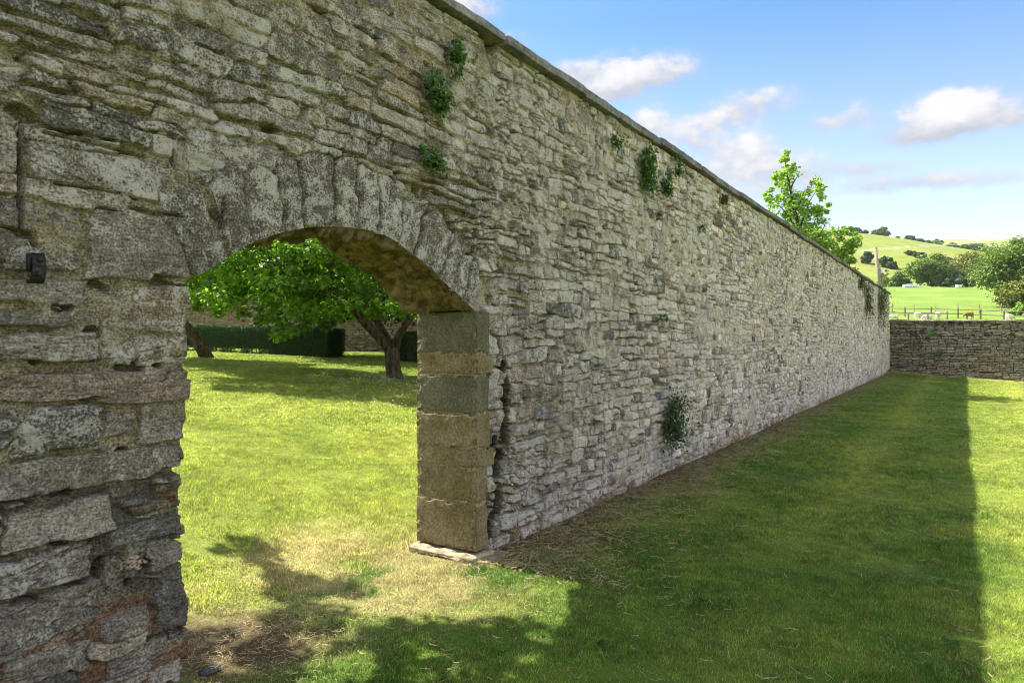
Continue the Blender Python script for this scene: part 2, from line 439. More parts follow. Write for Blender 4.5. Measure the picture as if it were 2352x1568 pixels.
g_ = mesh_obj('ground', np.stack([X, Y, Z], -1).reshape(-1, 3), gridfaces(len(xs), len(ys)), M['ground'], cols=ground_cols)
tag(g_, kind='structure')

# ------------------------------------------------------------------ rubble masonry
class Stones:
    def __init__(s): s.c = []   # cx, cy, hw, hh, ang, taper, b, tiltx, tilty, lam, rnd, kind
    def add(s, cx, cy, hw, hh, ang=0, taper=0, b=None, kind=0, r=random):
        s.c.append((cx, cy, hw, hh, ang, taper, b if b is not None else r.uniform(.008, .040), r.uniform(-.05, .05), r.uniform(-.10, .06), r.uniform(-.35, .25), r.random(), kind))
def split(x0, x1, y0, y1, out, r, sw=(.16, .46), sh=(.055, .2)):
    w, h = x1-x0, y1-y0
    if h > r.uniform(*sh)*1.25 and h > sh[0]*1.7:
        m = y0+h*r.uniform(.3, .7); d = r.uniform(-.004, .004)
        split(x0, x1, y0, m, out, r, sw, sh); split(x0, x1, m, y1, out, r, sw, sh); return
    if w > r.uniform(sw[0]*1.3, sw[1]*1.2) and w > sw[0]*1.5:
        m = x0+w*r.uniform(.32, .68)
        split(x0, m, y0, y1, out, r, sw, sh); split(m, x1, y0, y1, out, r, sw, sh); return
    out.append((x0, x1, y0, y1))
def auto_layout(x0, x1, y0, y1, seed, sw=(.15, .44), sh=(.08, .27), band=(.35, .75), chunk=(.5, 1.2)):
    r = random.Random(seed); out = []; y = y0
    while y < y1-.02:
        hb = r.uniform(*band)
        if y+hb > y1-.15: hb = y1-y
        x = x0-r.uniform(0, .5)
        while x < x1:
            w = r.uniform(*chunk)
            split(x, x+w, y+r.uniform(-.02, .02), y+hb+r.uniform(-.02, .02), out, r, sw, sh); x += w
        y += hb
    return out, r
def raster(S, H, stones, warp=1.0, seed=0, gap=.004):
    Sg, Hg = np.meshgrid(S, H, indexing='ij')
    wx = .045*fbm(Sg*3+seed, Hg*5, 3)*warp+.016*fbm(Sg*14+seed, Hg*18, 4)
    wy = .030*fbm(Sg*1.3+50+seed, Hg*3, 3)*warp+.017*fbm(Sg*9+80, Hg*20+seed, 4)
    A = Sg+wx; B = Hg+wy
    if warp == 1.0:       # the cut arch stones keep straight joints
        dd = np.hypot(Sg+1.13, Hg-.62); ring = (sm(dd, 1.45, 1.6)*(1-sm(dd, 2.0, 2.15))*(np.abs(Sg+1.13) < 1.36)*(Hg > 1.75))
        wx = wx*(1-.86*ring); wy = wy*(1-.86*ring)
    b1 = np.full(Sg.shape, 9.); b2 = np.full(Sg.shape, 9.); ID = np.zeros(Sg.shape, np.int32)
    for k, (cx, cy, hw, hh, ang, tp, *_r) in enumerate(stones.c):
        rx = abs(hw*math.cos(ang))+abs(hh*math.sin(ang))+.12; ry = abs(hw*math.sin(ang))+abs(hh*math.cos(ang))+.12
        i0, i1 = np.searchsorted(S, [cx-rx, cx+rx]); j0, j1 = np.searchsorted(H, [cy-ry, cy+ry])
        if i1 <= i0 or j1 <= j0: continue
        a = A[i0:i1, j0:j1]-cx; b = B[i0:i1, j0:j1]-cy
        ca, sa = math.cos(ang), math.sin(ang); u = a*ca+b*sa; v = -a*sa+b*ca
        rnd = _r[4]
        hwv = hw*(1+tp*v/max(hh, .01)) - gap - (.0045 if _r[5] == 2 else 0); hhv = hh*(1+(rnd-.5)*.35*u/max(hw, .01)) - gap
        rr = min(hw, hh)*.08
        dx = np.abs(u)-hwv+rr; dy = np.abs(v)-hhv+rr
        d = np.minimum(np.maximum(dx, dy), 0)+np.hypot(np.maximum(dx, 0), np.maximum(dy, 0))-rr
        o1 = b1[i0:i1, j0:j1]; o2 = b2[i0:i1, j0:j1]; oi = ID[i0:i1, j0:j1]
        win = d < o1
        n2_ = np.where(win, o1, np.minimum(o2, d)); o2[...] = n2_
        oi[...] = np.where(win, k, oi); o1[...] = np.where(win, d, o1)
    e = np.minimum(-b1, (b2-b1)/2)
    return Sg, Hg, e, ID
def surface(S, H, stones, palette, warp=1.0, seed=0, relief=1.0, flush=None, gap=.004):
    Sg, Hg, e, ID = raster(S, H, stones, warp, seed, gap)
    P = np.array(stones.c); g = P[ID]
    cx, cy, b, tx_, ty_, lam, rnd, kind = g[..., 0], g[..., 1], g[..., 6], g[..., 7], g[..., 8], g[..., 9], g[..., 10], g[..., 11]
    u = (Sg*np.cos(lam)+Hg*np.sin(lam)); v = (-Sg*np.sin(lam)+Hg*np.cos(lam))
    vous = kind == 2
    ang = g[..., 4]; u2 = Sg*np.cos(ang)+Hg*np.sin(ang); v2 = -Sg*np.sin(ang)+Hg*np.cos(ang)
    lu = np.where(vous, v2, u); lv = np.where(vous, u2, v)
    lamn = fbm(lu*2.5+rnd*91, lv*26+rnd*37, 4, .6)
    lumps = fbm(Sg*7+rnd*50, Hg*9+rnd*20, 4)
    # stepped cleavage planes
    st = fbm(lu*1.8+rnd*11, lv*11+rnd*5, 3); st = (np.floor(st*5)+sm(st*5-np.floor(st*5), .6, 1.0))/5
    amp = np.where(kind == 1, .5, 1.0)
    hs = b*.42 + tx_*(Sg-cx)*.4 + ty_*(Hg-cy)*.7 + (.007*lamn + .003*lumps + .017*st*np.where(vous, .2, 1))*relief*amp*np.where(vous, .7, 1.)
    # open cleavage lines of the slaty stone
    rid = np.abs(fbm(lu*2.2+rnd*13, lv*15+rnd*71, 3)); gate = sm(fbm(Sg*2.1+60, Hg*2.6+seed, 3), -.25, .1)*np.where(kind == 1, 0, 1)
    hs = hs-.016*(1-sm(rid, .0, .05))*gate*relief
    fl = .5+.5*fbm(Sg*.9+3+seed, Hg*1.1+8, 4) if flush is None else flush(Sg, Hg)
    fl = sm(fl, .42, .66)
    mort = -.010+.022*fl + .006*fbm(Sg*12, Hg*12, 4)
    ring = np.zeros(Sg.shape)
    if warp == 1.0:
        dd = np.hypot(Sg+1.13, Hg-.62); ring = sm(dd, 1.45, 1.6)*(1-sm(dd, 1.98, 2.06))*(np.abs(Sg+1.13) < 1.36)*(Hg > 1.75)
        fl = fl*(1-ring); mort = mort-.012*ring
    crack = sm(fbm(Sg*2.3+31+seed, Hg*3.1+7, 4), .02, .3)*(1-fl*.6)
    jn = fbm(Sg*5+70, Hg*7+3, 3)
    mort = mort - (.022*crack + .028*sm(jn, -.12, .12)*(1-fl*.55))*(1-.6*ring)
    vo = sm(fbm(Sg*8+5, Hg*11+9+seed, 2), .38, .5)
    mort = mort - .07*vo
    t = sm(e, -.001, .004+.005*rnd+.0003*np.maximum(Sg, 0))
    Hh = mort*(1-t)+np.maximum(hs, mort)*t
    stone = t*sm(hs-mort, -.004, .006)
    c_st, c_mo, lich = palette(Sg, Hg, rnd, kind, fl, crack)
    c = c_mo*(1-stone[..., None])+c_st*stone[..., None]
    return Sg, Hg, Hh, c, stone, lich

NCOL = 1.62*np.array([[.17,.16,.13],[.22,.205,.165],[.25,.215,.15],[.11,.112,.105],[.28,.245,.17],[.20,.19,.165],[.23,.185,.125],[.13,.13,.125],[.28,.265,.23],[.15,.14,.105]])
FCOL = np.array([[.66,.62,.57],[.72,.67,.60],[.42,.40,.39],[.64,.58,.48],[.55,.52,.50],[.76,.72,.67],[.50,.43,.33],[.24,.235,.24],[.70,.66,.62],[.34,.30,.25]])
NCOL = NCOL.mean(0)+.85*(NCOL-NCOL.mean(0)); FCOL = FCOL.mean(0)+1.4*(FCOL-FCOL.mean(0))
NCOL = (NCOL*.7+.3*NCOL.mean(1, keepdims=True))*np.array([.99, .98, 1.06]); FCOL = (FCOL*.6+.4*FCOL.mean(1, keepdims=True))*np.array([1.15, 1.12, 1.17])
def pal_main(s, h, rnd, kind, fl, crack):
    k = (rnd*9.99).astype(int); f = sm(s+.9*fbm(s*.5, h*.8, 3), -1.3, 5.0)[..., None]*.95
    c = NCOL[k]*(1-f)+FCOL[k]*f
    jit = (((rnd*977) % 1)-.5)[..., None]*.30+1
    c = c*jit
    cem = sm(fbm(s*1.6+4, h*1.3+2, 4)+.55*sm(1.5-h, 0, .5)*sm(-s, 1.9, 2.4), .25, .55)[..., None]
    mo = np.array([.31, .28, .20])*(1-f)+np.array([.53, .49, .40])*f
    grey = np.array([.17, .165, .145])*(1-f)+np.array([.37, .37, .385])*f
    mo = mo*(1-cem)+grey*cem
    # red mortar low on the left pier, pink remains beside the dressed jamb
    red = sm(.62-h+.15*fbm(s*3, h*3, 3)-.25*np.abs(s+2.55), 0, .12)*sm(-s, 2.0, 2.2)
    red = np.maximum(red, .75*sm(.17-np.abs(s-.33), 0, .08)*sm(h, .9, 1.1)*sm(1.75-h, 0, .1))[..., None]
    mo = mo*(1-red)+np.array([.27, .175, .125])*red
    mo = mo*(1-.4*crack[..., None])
    ye = sm(fbm(s*2.2+40, h*2.2, 3), .3, .6)*sm(1.3-h, 0, .6)*sm(s, -.3, .5)*(1-sm(s, 4, 7))
    c = c*(1-ye[..., None]*.5)+np.array([.36, .31, .13])*ye[..., None]*.5
    c = np.where((kind == 2)[..., None], np.array([.235, .228, .20])*(.86+.3*((rnd*57) % 1))[..., None], c)
    c = np.where((kind == 3)[..., None], np.array([.20, .085, .045]), c)
    c = np.where((kind == 4)[..., None], np.array([.20, .17, .12])*jit, c)
    base = sm(.10-h, -.08, .05)[..., None]*sm(s, 0, .3)[..., None]
    c = c*(1-.7*base)+np.array([.26, .20, .13])*.7*base; mo = mo*(1-.7*base)+np.array([.24, .18, .11])*.7*base
    lich = .33+.35*fbm(s*1.3+9, h*1.6, 3)+.38*((rnd*31) % 1)+.12*f[..., 0]-.25*sm(1.3-h, 0, .4)*sm(-s, 1.9, 2.3)
    lich = np.where(kind == 2, .50+.18*((rnd*19) % 1), lich)
    return c, mo, np.clip(lich, 0, 1)

# arch intrados measured on the photograph: s, h
ARS = np.array([-2.226, -2.05, -1.874, -1.70, -1.542, -1.29, -1.13, -.97, -.78, -.604, -.45, -.329, -.20, -.104, 0.0])
ARH = np.array([1.875, 1.985, 2.095, 2.165, 2.21, 2.25, 2.258, 2.243, 2.195, 2.125, 2.05, 1.985, 1.915, 1.865, 1.815])
SL = -2.226
def arch(s):
    s = np.asarray(s, float)
    # smoothed interpolation
    return (np.interp(s-.03, ARS, ARH)+np.interp(s, ARS, ARH)*2+np.interp(s+.03, ARS, ARH))/4
TOP = 3.86
stones = Stones()
man = []                       # (x0,x1,y0,y1,kind,b,ang)
def mp(x0, x1, y0, y1, kind=0, b=None, ang=0): man.append((x0, x1, y0, y1, kind, b, ang))
# left pier and the stones round the springing, measured
mp(-2.69, -2.24, 1.87, 2.16, 1, .045)
mp(-2.90, -2.34, 2.20, 2.37, 0, .04, -.05); mp(-2.28, -2.02, 2.36, 2.50, 0, .04); mp(-2.42, -2.29, 2.40, 2.51, 0, .0)
mp(-2.84, -2.42, 2.42, 2.53, 0, .045, -.04); mp(-3.3, -2.92, 2.2, 2.46)
mp(-2.98, -2.71, 2.02, 2.14); mp(-2.98, -2.71, 1.88, 2.00); mp(-3.3, -2.99, 1.90, 2.16)
mp(-2.53, -2.235, 1.63, 1.85, 0, .035); mp(-3.1, -2.64, 1.745, 1.85, 0, .03); mp(-2.63, -2.54, 1.66, 1.83, 4, .005)
mp(-3.4, -2.62, 1.66, 1.735); mp(-3.1, -2.62, 1.52, 1.65, 0, .03); mp(-2.61, -2.47, 1.49, 1.63, 0, .01); mp(-2.46, -2.235, 1.49, 1.62, 0, .03)
mp(-3.5, -2.24, 1.345, 1.48, 0, .03, -.01); mp(-2.95, -2.60, 1.15, 1.335, 0, .03); mp(-2.59, -2.46, 1.20, 1.31, 0, .012); mp(-2.45, -2.24, 1.15, 1.33, 0, .02)
mp(-3.4, -2.24, .99, 1.14, 1, .035, .02)
mp(-2.95, -2.56, .78, .95, 0, .035, .03); mp(-2.38, -2.26, .91, .96, 4, .02); mp(-2.5, -2.24, .83, .885, 4, .02); mp(-2.33, -2.25, .84, .90, 3, .015)
mp(-2.6, -2.24, .70, .80, 0, .03); mp(-3.0, -2.65, .62, .76, 0, .03); mp(-2.55, -2.43, .575, .66, 3, .012); mp(-2.545, -2.455, .59, .645, 0, .035)
mp(-2.42, -2.24, .56, .69); mp(-3.0, -2.62, .42, .60, 0, .035, .08); mp(-2.40, -2.24, .30, .53, 0, .03); mp(-2.63, -2.42, .33, .44, 0, .035, .08)
mp(-2.6, -2.30, .18, .29, 0, .03, .08); mp(-2.95, -2.66, .24, .40); mp(-2.42, -2.24, .02, .15, 0, .03)
for (x0, x1, y0, y1, kd, b, an) in man:
    stones.add((x0+x1)/2, (y0+y1)/2, (x1-x0)/2, (y1-y0)/2, an, 0, b, kd)
# voussoirs
vs_ = [-2.226, -2.03, -1.885, -1.70, -1.56, -1.325, -1.14, -.985, -.80, -.655, -.50, -.385, -.265, -.15, -.03]
rv = random.Random(5)
for a, b_ in zip(vs_[:-1], vs_[1:]):
    m = (a+b_)/2; ha, hb = float(arch(a)), float(arch(b_)); hm = float(arch(m))
    tang = math.atan2(hb-ha, b_-a); L = rv.uniform(.37, .42) if a < -.5 else rv.uniform(.33, .38)
    w = math.hypot(b_-a, hb-ha)/2
    nx, ny = -math.sin(tang), math.cos(tang)
    fan = .16 
    _A = lambda t_: float(np.interp(t_, [-2.13,-1.95,-1.79,-1.6,-1.4,-1.13,-.9,-.7,-.55,-.3,-.1], [.39,.26,.16,.10,.05,0,-.12,-.3,-.47,-.5,-.38]))
    dA = max(_A(a)-_A(b_), .02); w = w+dA*L/4; tpv = dA*L/(4*w)
    an = float(np.interp(m, [-2.13,-1.95,-1.79,-1.6,-1.4,-1.13,-.9,-.7,-.55,-.3,-.1], [.39,.26,.16,.10,.05,0,-.12,-.3,-.47,-.5,-.38]))
    nx, ny = -math.sin(an), math.cos(an)
    stones.add(m+nx*(L/2-.02), hm+ny*(L/2-.02), w*1.0, L/2+.02, an, tpv, rv.uniform(.034, .05), 2)
NV = len(stones.c)
auto, _ = auto_layout(-9, -.05, -.1, TOP+.05, 11, (.2, .62), (.065, .18), (.3, .6), (.7, 1.5))
auto2, ra_ = auto_layout(.35, 36, -.1, TOP+.05, 12, (.13, .38), (.065, .20))
auto = auto + auto2
def overl(r, m):
    ix = min(r[1], m[1])-max(r[0], m[0]); iy = min(r[3], m[3])-max(r[2], m[2])
    return max(ix, 0)*max(iy, 0)/((r[1]-r[0])*(r[3]-r[2])) if ix > 0 and iy > 0 else 0
for r in auto:
    cx, cy = (r[0]+r[1])/2, (r[2]+r[3])/2
    if -3.5 < cx < -2.2 and any(overl(r, m) > .3 for m in man): continue
    if SL-.03 < cx < .05 and cy < float(arch(min(cx, 0)))+.35: continue
    if 1.5 < math.hypot(cx+1.13, cy-.62) < 2.0 and abs(cx+1.13) < 1.36 and cy > 1.85: continue
    if SL-.25 < cx <= SL and 2.0 < cy < 2.1+(cx-SL)*.5+.15: continue
    if -.1 < cx < .14 and cy < 1.85: continue
    stones.add(cx+ra_.gauss(0, .014), cy+ra_.gauss(0, .008), (r[1]-r[0])/2*ra_.uniform(.88, 1.15), (r[3]-r[2])/2*ra_.uniform(.85, 1.2), ra_.gauss(0, .06), ra_.gauss(0, .08), None, 1 if ra_.random() < .2 else 0, ra_)
for k in range(5200):        # small pinning stones in the gaps
    cx = ra_.uniform(-3.4, 35); cy = ra_.uniform(0, TOP)
    if SL-.03 < cx < .16 and cy < (1.83 if cx > 0 else float(arch(min(cx, 0)))+.4): continue
    stones.add(cx, cy, ra_.uniform(.02, .06), ra_.uniform(.010, .022), ra_.gauss(0, .2), 0, ra_.uniform(.002, .02), 0, ra_)

def edge_wob(h):        # ragged arris of the left pier
    k = np.floor(h/.13+.4*np.sin(h*9)).astype(int)
    return (_T[k & 255, 9]-.5)*.035+.012*fbm(h*9, h*0+3, 3)
wall = empty('stone_garden_wall', mat=WM)
tag(wall, 'tall grey rubble stone wall with arched doorway and slab coping, running away beside the shaded lawn', 'wall')

HOLES = ((.44, 1.17, .055, .15, .24), (.42, .90, .05, .10, .24), (.29, .60, .05, .10, .22), (.31, .36, .06, .15, .26), (.26, .82, .035, .06, .10), (.40, 1.40, .04, .05, .12), (.22, .2, .03, .1, .10), (.34, .72, .05, .04, .12))
def holemask(Sg, Hg):
    m = np.zeros(Sg.shape); n = fbm(Sg*9, Hg*7+3, 3)
    for (s0, h0, rs, rh, dp) in HOLES: m = np.maximum(m, 1-sm(((Sg-s0)/rs)**2+((Hg-h0)/rh)**2+n*.7, 1.0, 1.4))
    return m
def post(Sg, Hh, Hg):
    # recess behind the dressed jamb and the ragged dark gaps beside it
    j = (1-sm(Sg, .13, .19))*sm(Sg, -.2, -.02)*(Hg < 1.83)
    Hh = np.where(j > .5, np.minimum(Hh, -.03), Hh)
    n = fbm(Sg*9, Hg*7+3, 3)
    for (s0, h0, rs, rh, dp) in HOLES:
        d = ((Sg-s0)/rs)**2+((Hg-h0)/rh)**2+n*.7
        Hh = Hh-dp*(1-sm(d, .6, 1.25))
    for (s0, h0, rs, rh, dp) in ((-2.905, 2.20, .012, .2, .08), (-2.9, 2.46, .05, .03, .07), (-2.60, 2.405, .2, .008, .06), (-2.287, 2.42, .012, .05, .06), (-2.05, 2.19, .01, .1, .06), (-1.88, 2.14, .02, .02, .08), (-2.36, 2.165, .12, .01, .05)):
        d = ((Sg-s0)/rs)**2+((Hg-h0)/rh)**2+n*.5
        Hh = Hh-dp*(1-sm(d, .6, 1.25))
    return Hh
cache = []
def region(name, s0, s1, ds, h0, h1, dh):
    S = np.arange(s0, s1+ds*.5, ds); H = np.arange(h0, h1+dh*.5, dh)
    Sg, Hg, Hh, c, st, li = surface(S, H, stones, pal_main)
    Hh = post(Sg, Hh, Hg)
    hm = holemask(Sg, Hg)          # shade painted dark brown into the gaps of missing facing stones, no lichen
    c = c*(1-hm[..., None])+np.array([.055, .040, .024])*hm[..., None]; li = li*(1-hm); st = st*(1-hm)
    # the wall is not perfectly true
    Hh = Hh+.02*fbm(Sg*.35, Hg*.4+2, 2)
    return S, H, Hh, c, st, li
parts_v = []; parts_f = []; parts_c = []; parts_s = []; parts_l = []; off_ = 0
def push(v, f, c, st, li):
    global off_
    parts_v.append(v.reshape(-1, 3)); parts_f.append(f+off_); parts_c.append(c.reshape(-1, 3)); parts_s.append(st.ravel()); parts_l.append(li.ravel()); off_ += v.reshape(-1, 3).shape[0]
RES = .0055
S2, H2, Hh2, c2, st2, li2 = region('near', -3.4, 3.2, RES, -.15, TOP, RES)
def bil(arr, s, h):
    x = np.clip((s-S2[0])/RES, 0, len(S2)-1.001); y = np.clip((h-H2[0])/RES, 0, len(H2)-1.001)
    i = x.astype(int); j = y.astype(int); fx = x-i; fy = y-j
    if arr.ndim == 3: fx = fx[..., None]; fy = fy[..., None]
    return (arr[i, j]*(1-fx)+arr[i+1, j]*fx)*(1-fy)+(arr[i, j+1]*(1-fx)+arr[i+1, j+1]*fx)*fy
def emit(Sg, Hg, ds=0):
    hh = bil(Hh2, Sg, Hg); v = np.stack([Sg+ds, -hh, Hg], -1)
    push(v, gridfaces(*Sg.shape), bil(c2, Sg, Hg), bil(st2, Sg, Hg), bil(li2, Sg, Hg))
    return hh
# A: left pier
sa = np.append(np.arange(-3.4, SL, RES), SL); Sg, Hg = np.meshgrid(sa, H2, indexing='ij')
emit(Sg, Hg, edge_wob(Hg)*sm(Sg, -2.5, SL)*(1-sm(Hg, 1.80, 1.87)))
# B: over the arch
sb = np.linspace(SL, 0, int(-SL/RES)+1); nb = 330
Sg, T_ = np.meshgrid(sb, np.linspace(0, 1, nb)**1.0, indexing='ij'); Hg = arch(Sg)+T_*(TOP-arch(Sg))
emit(Sg, Hg)
# C: right of the arch
sc_ = np.append(np.arange(0, 3.2, RES), 3.2); Sg, Hg = np.meshgrid(sc_, H2, indexing='ij')
emit(Sg, Hg)
for (a, b_, d, dh) in ((-9, -3.4, .025, .025), (3.2, 9.0, .0085, .0085), (9.0, 18.0, .015, .013), (18.0, 35.3, .025, .017)):
    S, H, Hh, c, st, li = region('r', a, b_, d, -.35, TOP, dh)
    Sg, Hg = np.meshgrid(S, H, indexing='ij')
    push(np.stack([Sg, -Hh, Hg], -1), gridfaces(len(S), len(H)), c, st, li)
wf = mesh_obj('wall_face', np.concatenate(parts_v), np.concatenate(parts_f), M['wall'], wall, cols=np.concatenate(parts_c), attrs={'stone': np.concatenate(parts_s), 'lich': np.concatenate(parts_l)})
# core, back and ends of the wall (the mass behind the faced stones)
core = MB()
def cbox(s0, s1, q0, q1, h0, h1): core.box(((s0+s1)/2, (q0+q1)/2, (h0+h1)/2), (s1-s0, q1-q0, h1-h0))
cbox(-9, SL-.09, .14, TH, -.4, TOP-.01); cbox(.03, .7, .30, TH, -.4, TOP-.01); cbox(.7, 35.3, .14, TH, -.4, TOP-.01)
bs = np.linspace(SL-.09, .03, 41)
bt = [((bs[i]+bs[i+1])/2) for i in range(40)]
for i in range(40):
    hb = max(float(arch(min(max(bs[i], SL), 0))), float(arch(min(max(bs[i+1], SL), 0))))+.03
    cbox(bs[i], bs[i+1], .14, TH-.001, hb, TOP-.01)
core.build('wall_core', M['soffit'], wall, smooth=False)
# soffit sweep
nq = 44
ss = sb; q = np.linspace(0, 1, nq)
Sg, Qg = np.meshgrid(ss, q, indexing='ij')
y0 = -bil(Hh2, Sg, arch(Sg)); Yq = y0+(TH+.01-y0)*Qg
d = (.045*fbm(Sg*3.5+9, Yq*5, 4)+.05*np.floor(4*fbm(Sg*2.6+3, Yq*4, 4))/4+.03*fbm(Sg*9, Yq*14, 4)-.06*sm(fbm(Sg*3+7,Yq*4+2,4),.3,.45))*np.minimum(Qg*10, 1)
for vb in vs_[1:-1]:
    sw_ = Sg-vb+.02*fbm(Yq*5+vb*9, Yq*0+vb, 3)
    d = d+.045*np.exp(-(sw_/.011)**2)
vi = np.searchsorted(vs_, Sg+.02*fbm(Yq*3, Yq*0+2, 2)); d = d+(_T[vi & 255, 40]-.5)*.035+(_T[vi & 255, 41]-.5)*.05*(Yq-.25)
d = d*np.minimum(Qg*14, 1)
ed = (1-sm(np.minimum(Sg-SL, -Sg), 0, .1)); ta = np.gradient(arch(ss), ss)[:, None]
v = np.stack([Sg+ta*d*.7*(1-ed), Yq, arch(Sg)+d*(1-ed)-.0*Qg], -1)
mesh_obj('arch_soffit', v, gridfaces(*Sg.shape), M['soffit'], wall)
# left reveal
hh_ = H2[H2 < 1.89]; Hg, Qg = np.meshgrid(hh_, q, indexing='ij'); Sg = np.full(Hg.shape, SL)
y0 = -bil(Hh2, Sg, Hg); Yq = y0+(TH+.01-y0)*Qg
v = np.stack([Sg+edge_wob(Hg)*(1-sm(Hg, 1.80, 1.87))+.025*fbm(Hg*7, Yq*6, 4)*np.minimum(Qg*8, 1), Yq, Hg], -1)
mesh_obj('door_reveal', v, gridfaces(*Hg.shape), M['slab'], wall)
# dressed jamb blocks: top, bottom, front width, material
JB = [(1.815, 1.50, .175, 'ashlar_grey'), (1.50, 1.343, .215, 'ashlar_olive'), (1.343, 1.06, .17, 'ashlar_grey'), (1.06, .80, .18, 'ashlar_olive'),
      (.80, .66, .235, 'ashlar_olive'), (.66, .405, .145, 'ashlar_olive'), (.405, .055, .15, 'ashlar_olive')]
for k, (h1, h0, w, mn) in enumerate(JB):
    pr = .036+.004*math.sin(k*2.1); so_ = .005*math.sin(k*1.7)
    v, f = box_mesh((w+so_)/2-.001, (TH+.012-pr)/2, (h0+h1)/2, w-so_, TH+.012+pr, h1-h0-.009, 34, .005, k, .006, .06)
    mesh_obj('jamb_block', v, f, M[mn], wall)
mb = MB(); mb.box((.0755, (TH+.01-.024)/2, .93), (.133, TH+.034, 1.74)); mb.build('jamb_mortar', M['ashlar_joint'], wall, False)
v, f = box_mesh(.05, .24, .015, .28, .62, .05, 30, .03, 3, .015); mesh_obj('jamb_plinth', v, f, M['slab'], wall)
v, f = box_mesh(.12, -.05, -.005, .30, .22, .045, 22, .025, 8, .015); mesh_obj('jamb_plinth', v, f, M['slab'], wall)
# coping slabs
cs = [-9.0, -7.3, -5.7, -4.1, -2.7, -1.25, .347, 1.69, 3.62, 5.13, 5.75, 7.07]
rc = random.Random(2)
while cs[-1] < 35.3: cs.append(cs[-1]+rc.uniform(1.1, 1.9))
cs[-1] = 35.45
for k in range(len(cs)-1):
    a, b_ = cs[k], cs[k+1]; L = b_-a
    fr = -.075+rc.uniform(-.02, .015); dz = rc.uniform(-.022, .016); th = rc.uniform(.062, .085)
    n = 24 if a < 12 else 8
    v, f = box_mesh(0, 0, 0, L-.012, TH+.13-fr*.0+rc.uniform(0, .02), th, n, .008, k, .009)
    tl = rc.uniform(-.006, .006); v[:, 2] += v[:, 0]/L*tl*2
    v[:, 1] += .008*fbm(v[:, 0]*4+k*7, v[:, 0]*0, 3)
    v += np.array([(a+b_)/2, fr+(TH+.13)/2, TOP+th/2+.004+dz])
    mesh_obj('coping_slab', v, f, M['coping'], wall)

# ------------------------------------------------------------------ iron hinge strap on the left pier
s_, h_, _z = wallpt(68, 616)
hg = empty('hinge_bracket', mat=WM @ Matrix.Translation((s_, -.05, h_)))
tag(hg, 'small black iron hinge bracket bolted to the left pier of the arch', 'bracket')
a = MB(); pts = [(.0, .02, .048), (-.003, -.018, .046), (-.006, -.036, .03), (-.006, -.042, .0), (-.006, -.036, -.034), (-.002, -.015, -.052), (0, .02, -.054)]
for i in range(len(pts)-1):
    p, q_ = Vector(pts[i]), Vector(pts[i+1]); mid = (p+q_)/2; d_ = (q_-p); L = d_.length
    rot = d_.to_track_quat('Z', 'X').to_matrix()
    a.box(mid, (.045 if abs(rot[0][0]) > .5 else .012, .012 if abs(rot[0][0]) > .5 else .045, L+.006), rot)
a.build('strap', M['iron'], hg)
for z in (.026, -.026):
    b = MB(); b.tube([(-.006, -.04, z), (-.006, -.056, z)], .011, 8); b.build('bolt', M['iron'], hg)
b = MB(); b.tube([(-.03, -.018, -.02), (-.03, -.018, .05)], .009, 10); b.build('pin', M['iron'], hg)

# ------------------------------------------------------------------ cross wall at the far end and back garden wall
def pal_cross(s, h, rnd, kind, fl, crack):
    C = np.array([[.13,.11,.085],[.17,.145,.11],[.10,.088,.07],[.20,.165,.11],[.15,.14,.125],[.185,.15,.095],[.12,.115,.105],[.16,.12,.075]])
    c = C[(rnd*7.99).astype(int)]*1.9; c = c*.5+.5*c.mean(-1, keepdims=True)*np.array([1., .97, .92]); mo = np.array([.055, .048, .038])+0*c
    return c, mo, np.clip(.2+.35*fbm(s*1.2, h*1.2+4, 3)+.2*((rnd*31) % 1), 0, 1)
def pal_back(s, h, rnd, kind, fl, crack):
    C = np.array([[.20,.17,.12],[.25,.21,.14],[.16,.145,.11],[.28,.24,.165],[.22,.20,.16],[.24,.18,.11]])
    return C[(rnd*5.99).astype(int)], np.array([.15, .125, .08])+np.zeros(s.shape+(3,)), np.clip(.2+.3*fbm(s, h, 3), 0, 1)
